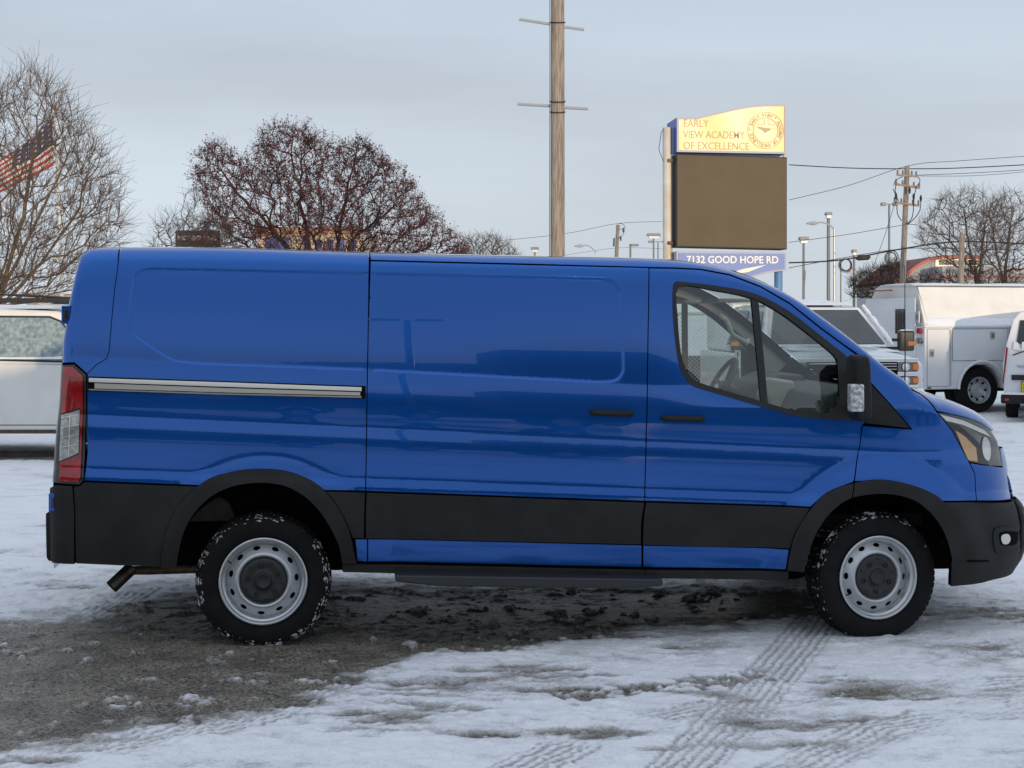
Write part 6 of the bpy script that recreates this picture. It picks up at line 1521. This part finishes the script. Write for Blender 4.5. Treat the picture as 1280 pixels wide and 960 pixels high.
make_tree('red_berry_tree', 'broad rounded tree with dark reddish brown twigs and clinging dead leaves, behind the van roof', b1,
    px_crown([(240, 330), (243, 300), (262, 262), (244, 228), (246, 205), (262, 188), (275, 178), (300, 203), (325, 193), (318, 172), (345, 160), (370, 156), (395, 167), (430, 182), (455, 178), (475, 196), (500, 212), (520, 240), (535, 262), (560, 285), (580, 310), (590, 330)], Yq, 2.6, b1), 3000, 5, M_bk2, M_tw2, r_tip=.0065, twigs=4.2, twig_len=.36, rmax=.13, starts=sts, bf=.22, leaf=(22000, .030, mat('dead_red_leaves', (.13, .020, .026), rough=.8, col2=(.05, .016, .016), nscale=2)), zig=.3, jit=.08)
b2 = (P3(215, 0, 37).x, 37.0, 0)
make_tree('bare_shrub', 'small twiggy bare tree between brown board sign and the red tree', b2, px_crown([(185, 320), (192, 290), (205, 262), (222, 270), (240, 232), (250, 250), (262, 268), (285, 275), (300, 320)], 37, 1.2, b2), 420, 8, M_bk2, bark('grey_twigs', (.10, .08, .07), (.05, .04, .038)), r_tip=.005, twigs=2, twig_len=.4, rmax=.09, bf=.2)
b3 = (P3(610, 0, 98).x, 98.0, 0)
make_tree('round_tree', 'small distant domed bare tree at the right foot of the red tree', b3, px_crown([(562, 335), (565, 312), (580, 298), (600, 293), (622, 295), (640, 306), (652, 325), (652, 335)], 98, 2.5, b3), 900, 9, M_bk2, bark('brown_twigs', (.12, .095, .08), (.07, .055, .05)), r_tip=.011, twigs=1.5, twig_len=.6, rmax=.2, bf=.2)
for i, (bx, Yx, poly, n, sd, lab) in enumerate((
    (1222, 84, [(1145, 290), (1160, 262), (1180, 245), (1205, 236), (1228, 238), (1250, 250), (1262, 290), (1258, 330), (1235, 345), (1200, 335), (1165, 325), (1148, 305)], 1100, 12, 'bare brown tree with upright crown beside the utility pole, far right'),
    (1254, 88, [(1215, 330), (1225, 270), (1240, 245), (1262, 238), (1290, 246), (1310, 290), (1300, 340)], 900, 14, 'bare brown tree whose crown meets the right edge, behind the service truck'))):
    b4 = (P3(bx, 0, Yx).x, float(Yx), 0)
    sts = [[Z(bx, 350, Yx, b4), Z(bx - 12, 300, Yx, b4), Z(bx - 18, 260, Yx, b4)], [Z(bx + 2, 345, Yx, b4), Z(bx + 8, 290, Yx + .5, b4), Z(bx + 12, 255, Yx, b4)], [Z(bx - 2, 345, Yx, b4), Z(bx - 35, 300, Yx, b4)]]
    make_tree('bare_tree', lab, b4, px_crown(poly, Yx, 3.0, b4), n, sd, bark('far_bark', (.10, .078, .062), (.055, .045, .04)), bark('far_twigs', (.125, .092, .072), (.075, .056, .048)), r_tip=.010, twigs=1.8, twig_len=.8, rmax=.22, starts=sts, bf=.25)
for i, (poly, bx, Yx, lab) in enumerate((
    ([(1062, 372), (1064, 350), (1080, 340), (1100, 333), (1118, 326), (1132, 338), (1140, 372)], 1100, 72, 'dense dark bare hedge above the pickup and service truck'),
    ([(1135, 372), (1140, 348), (1175, 338), (1215, 340), (1260, 338), (1300, 345), (1300, 372)], 1215, 76, 'brown scrub line below the red roofed hall'))):
    b5 = (P3(bx, 0, Yx).x, float(Yx), 0)
    make_tree('hedge', lab, b5, px_crown(poly, Yx, 1.8, b5), 900, 30 + i, M_bk2, bark('hedge_twigs', (.06, .045, .038), (.03, .024, .022)), r_tip=.009, twigs=3, twig_len=.5, rmax=.1, bf=.1, cat='hedge')
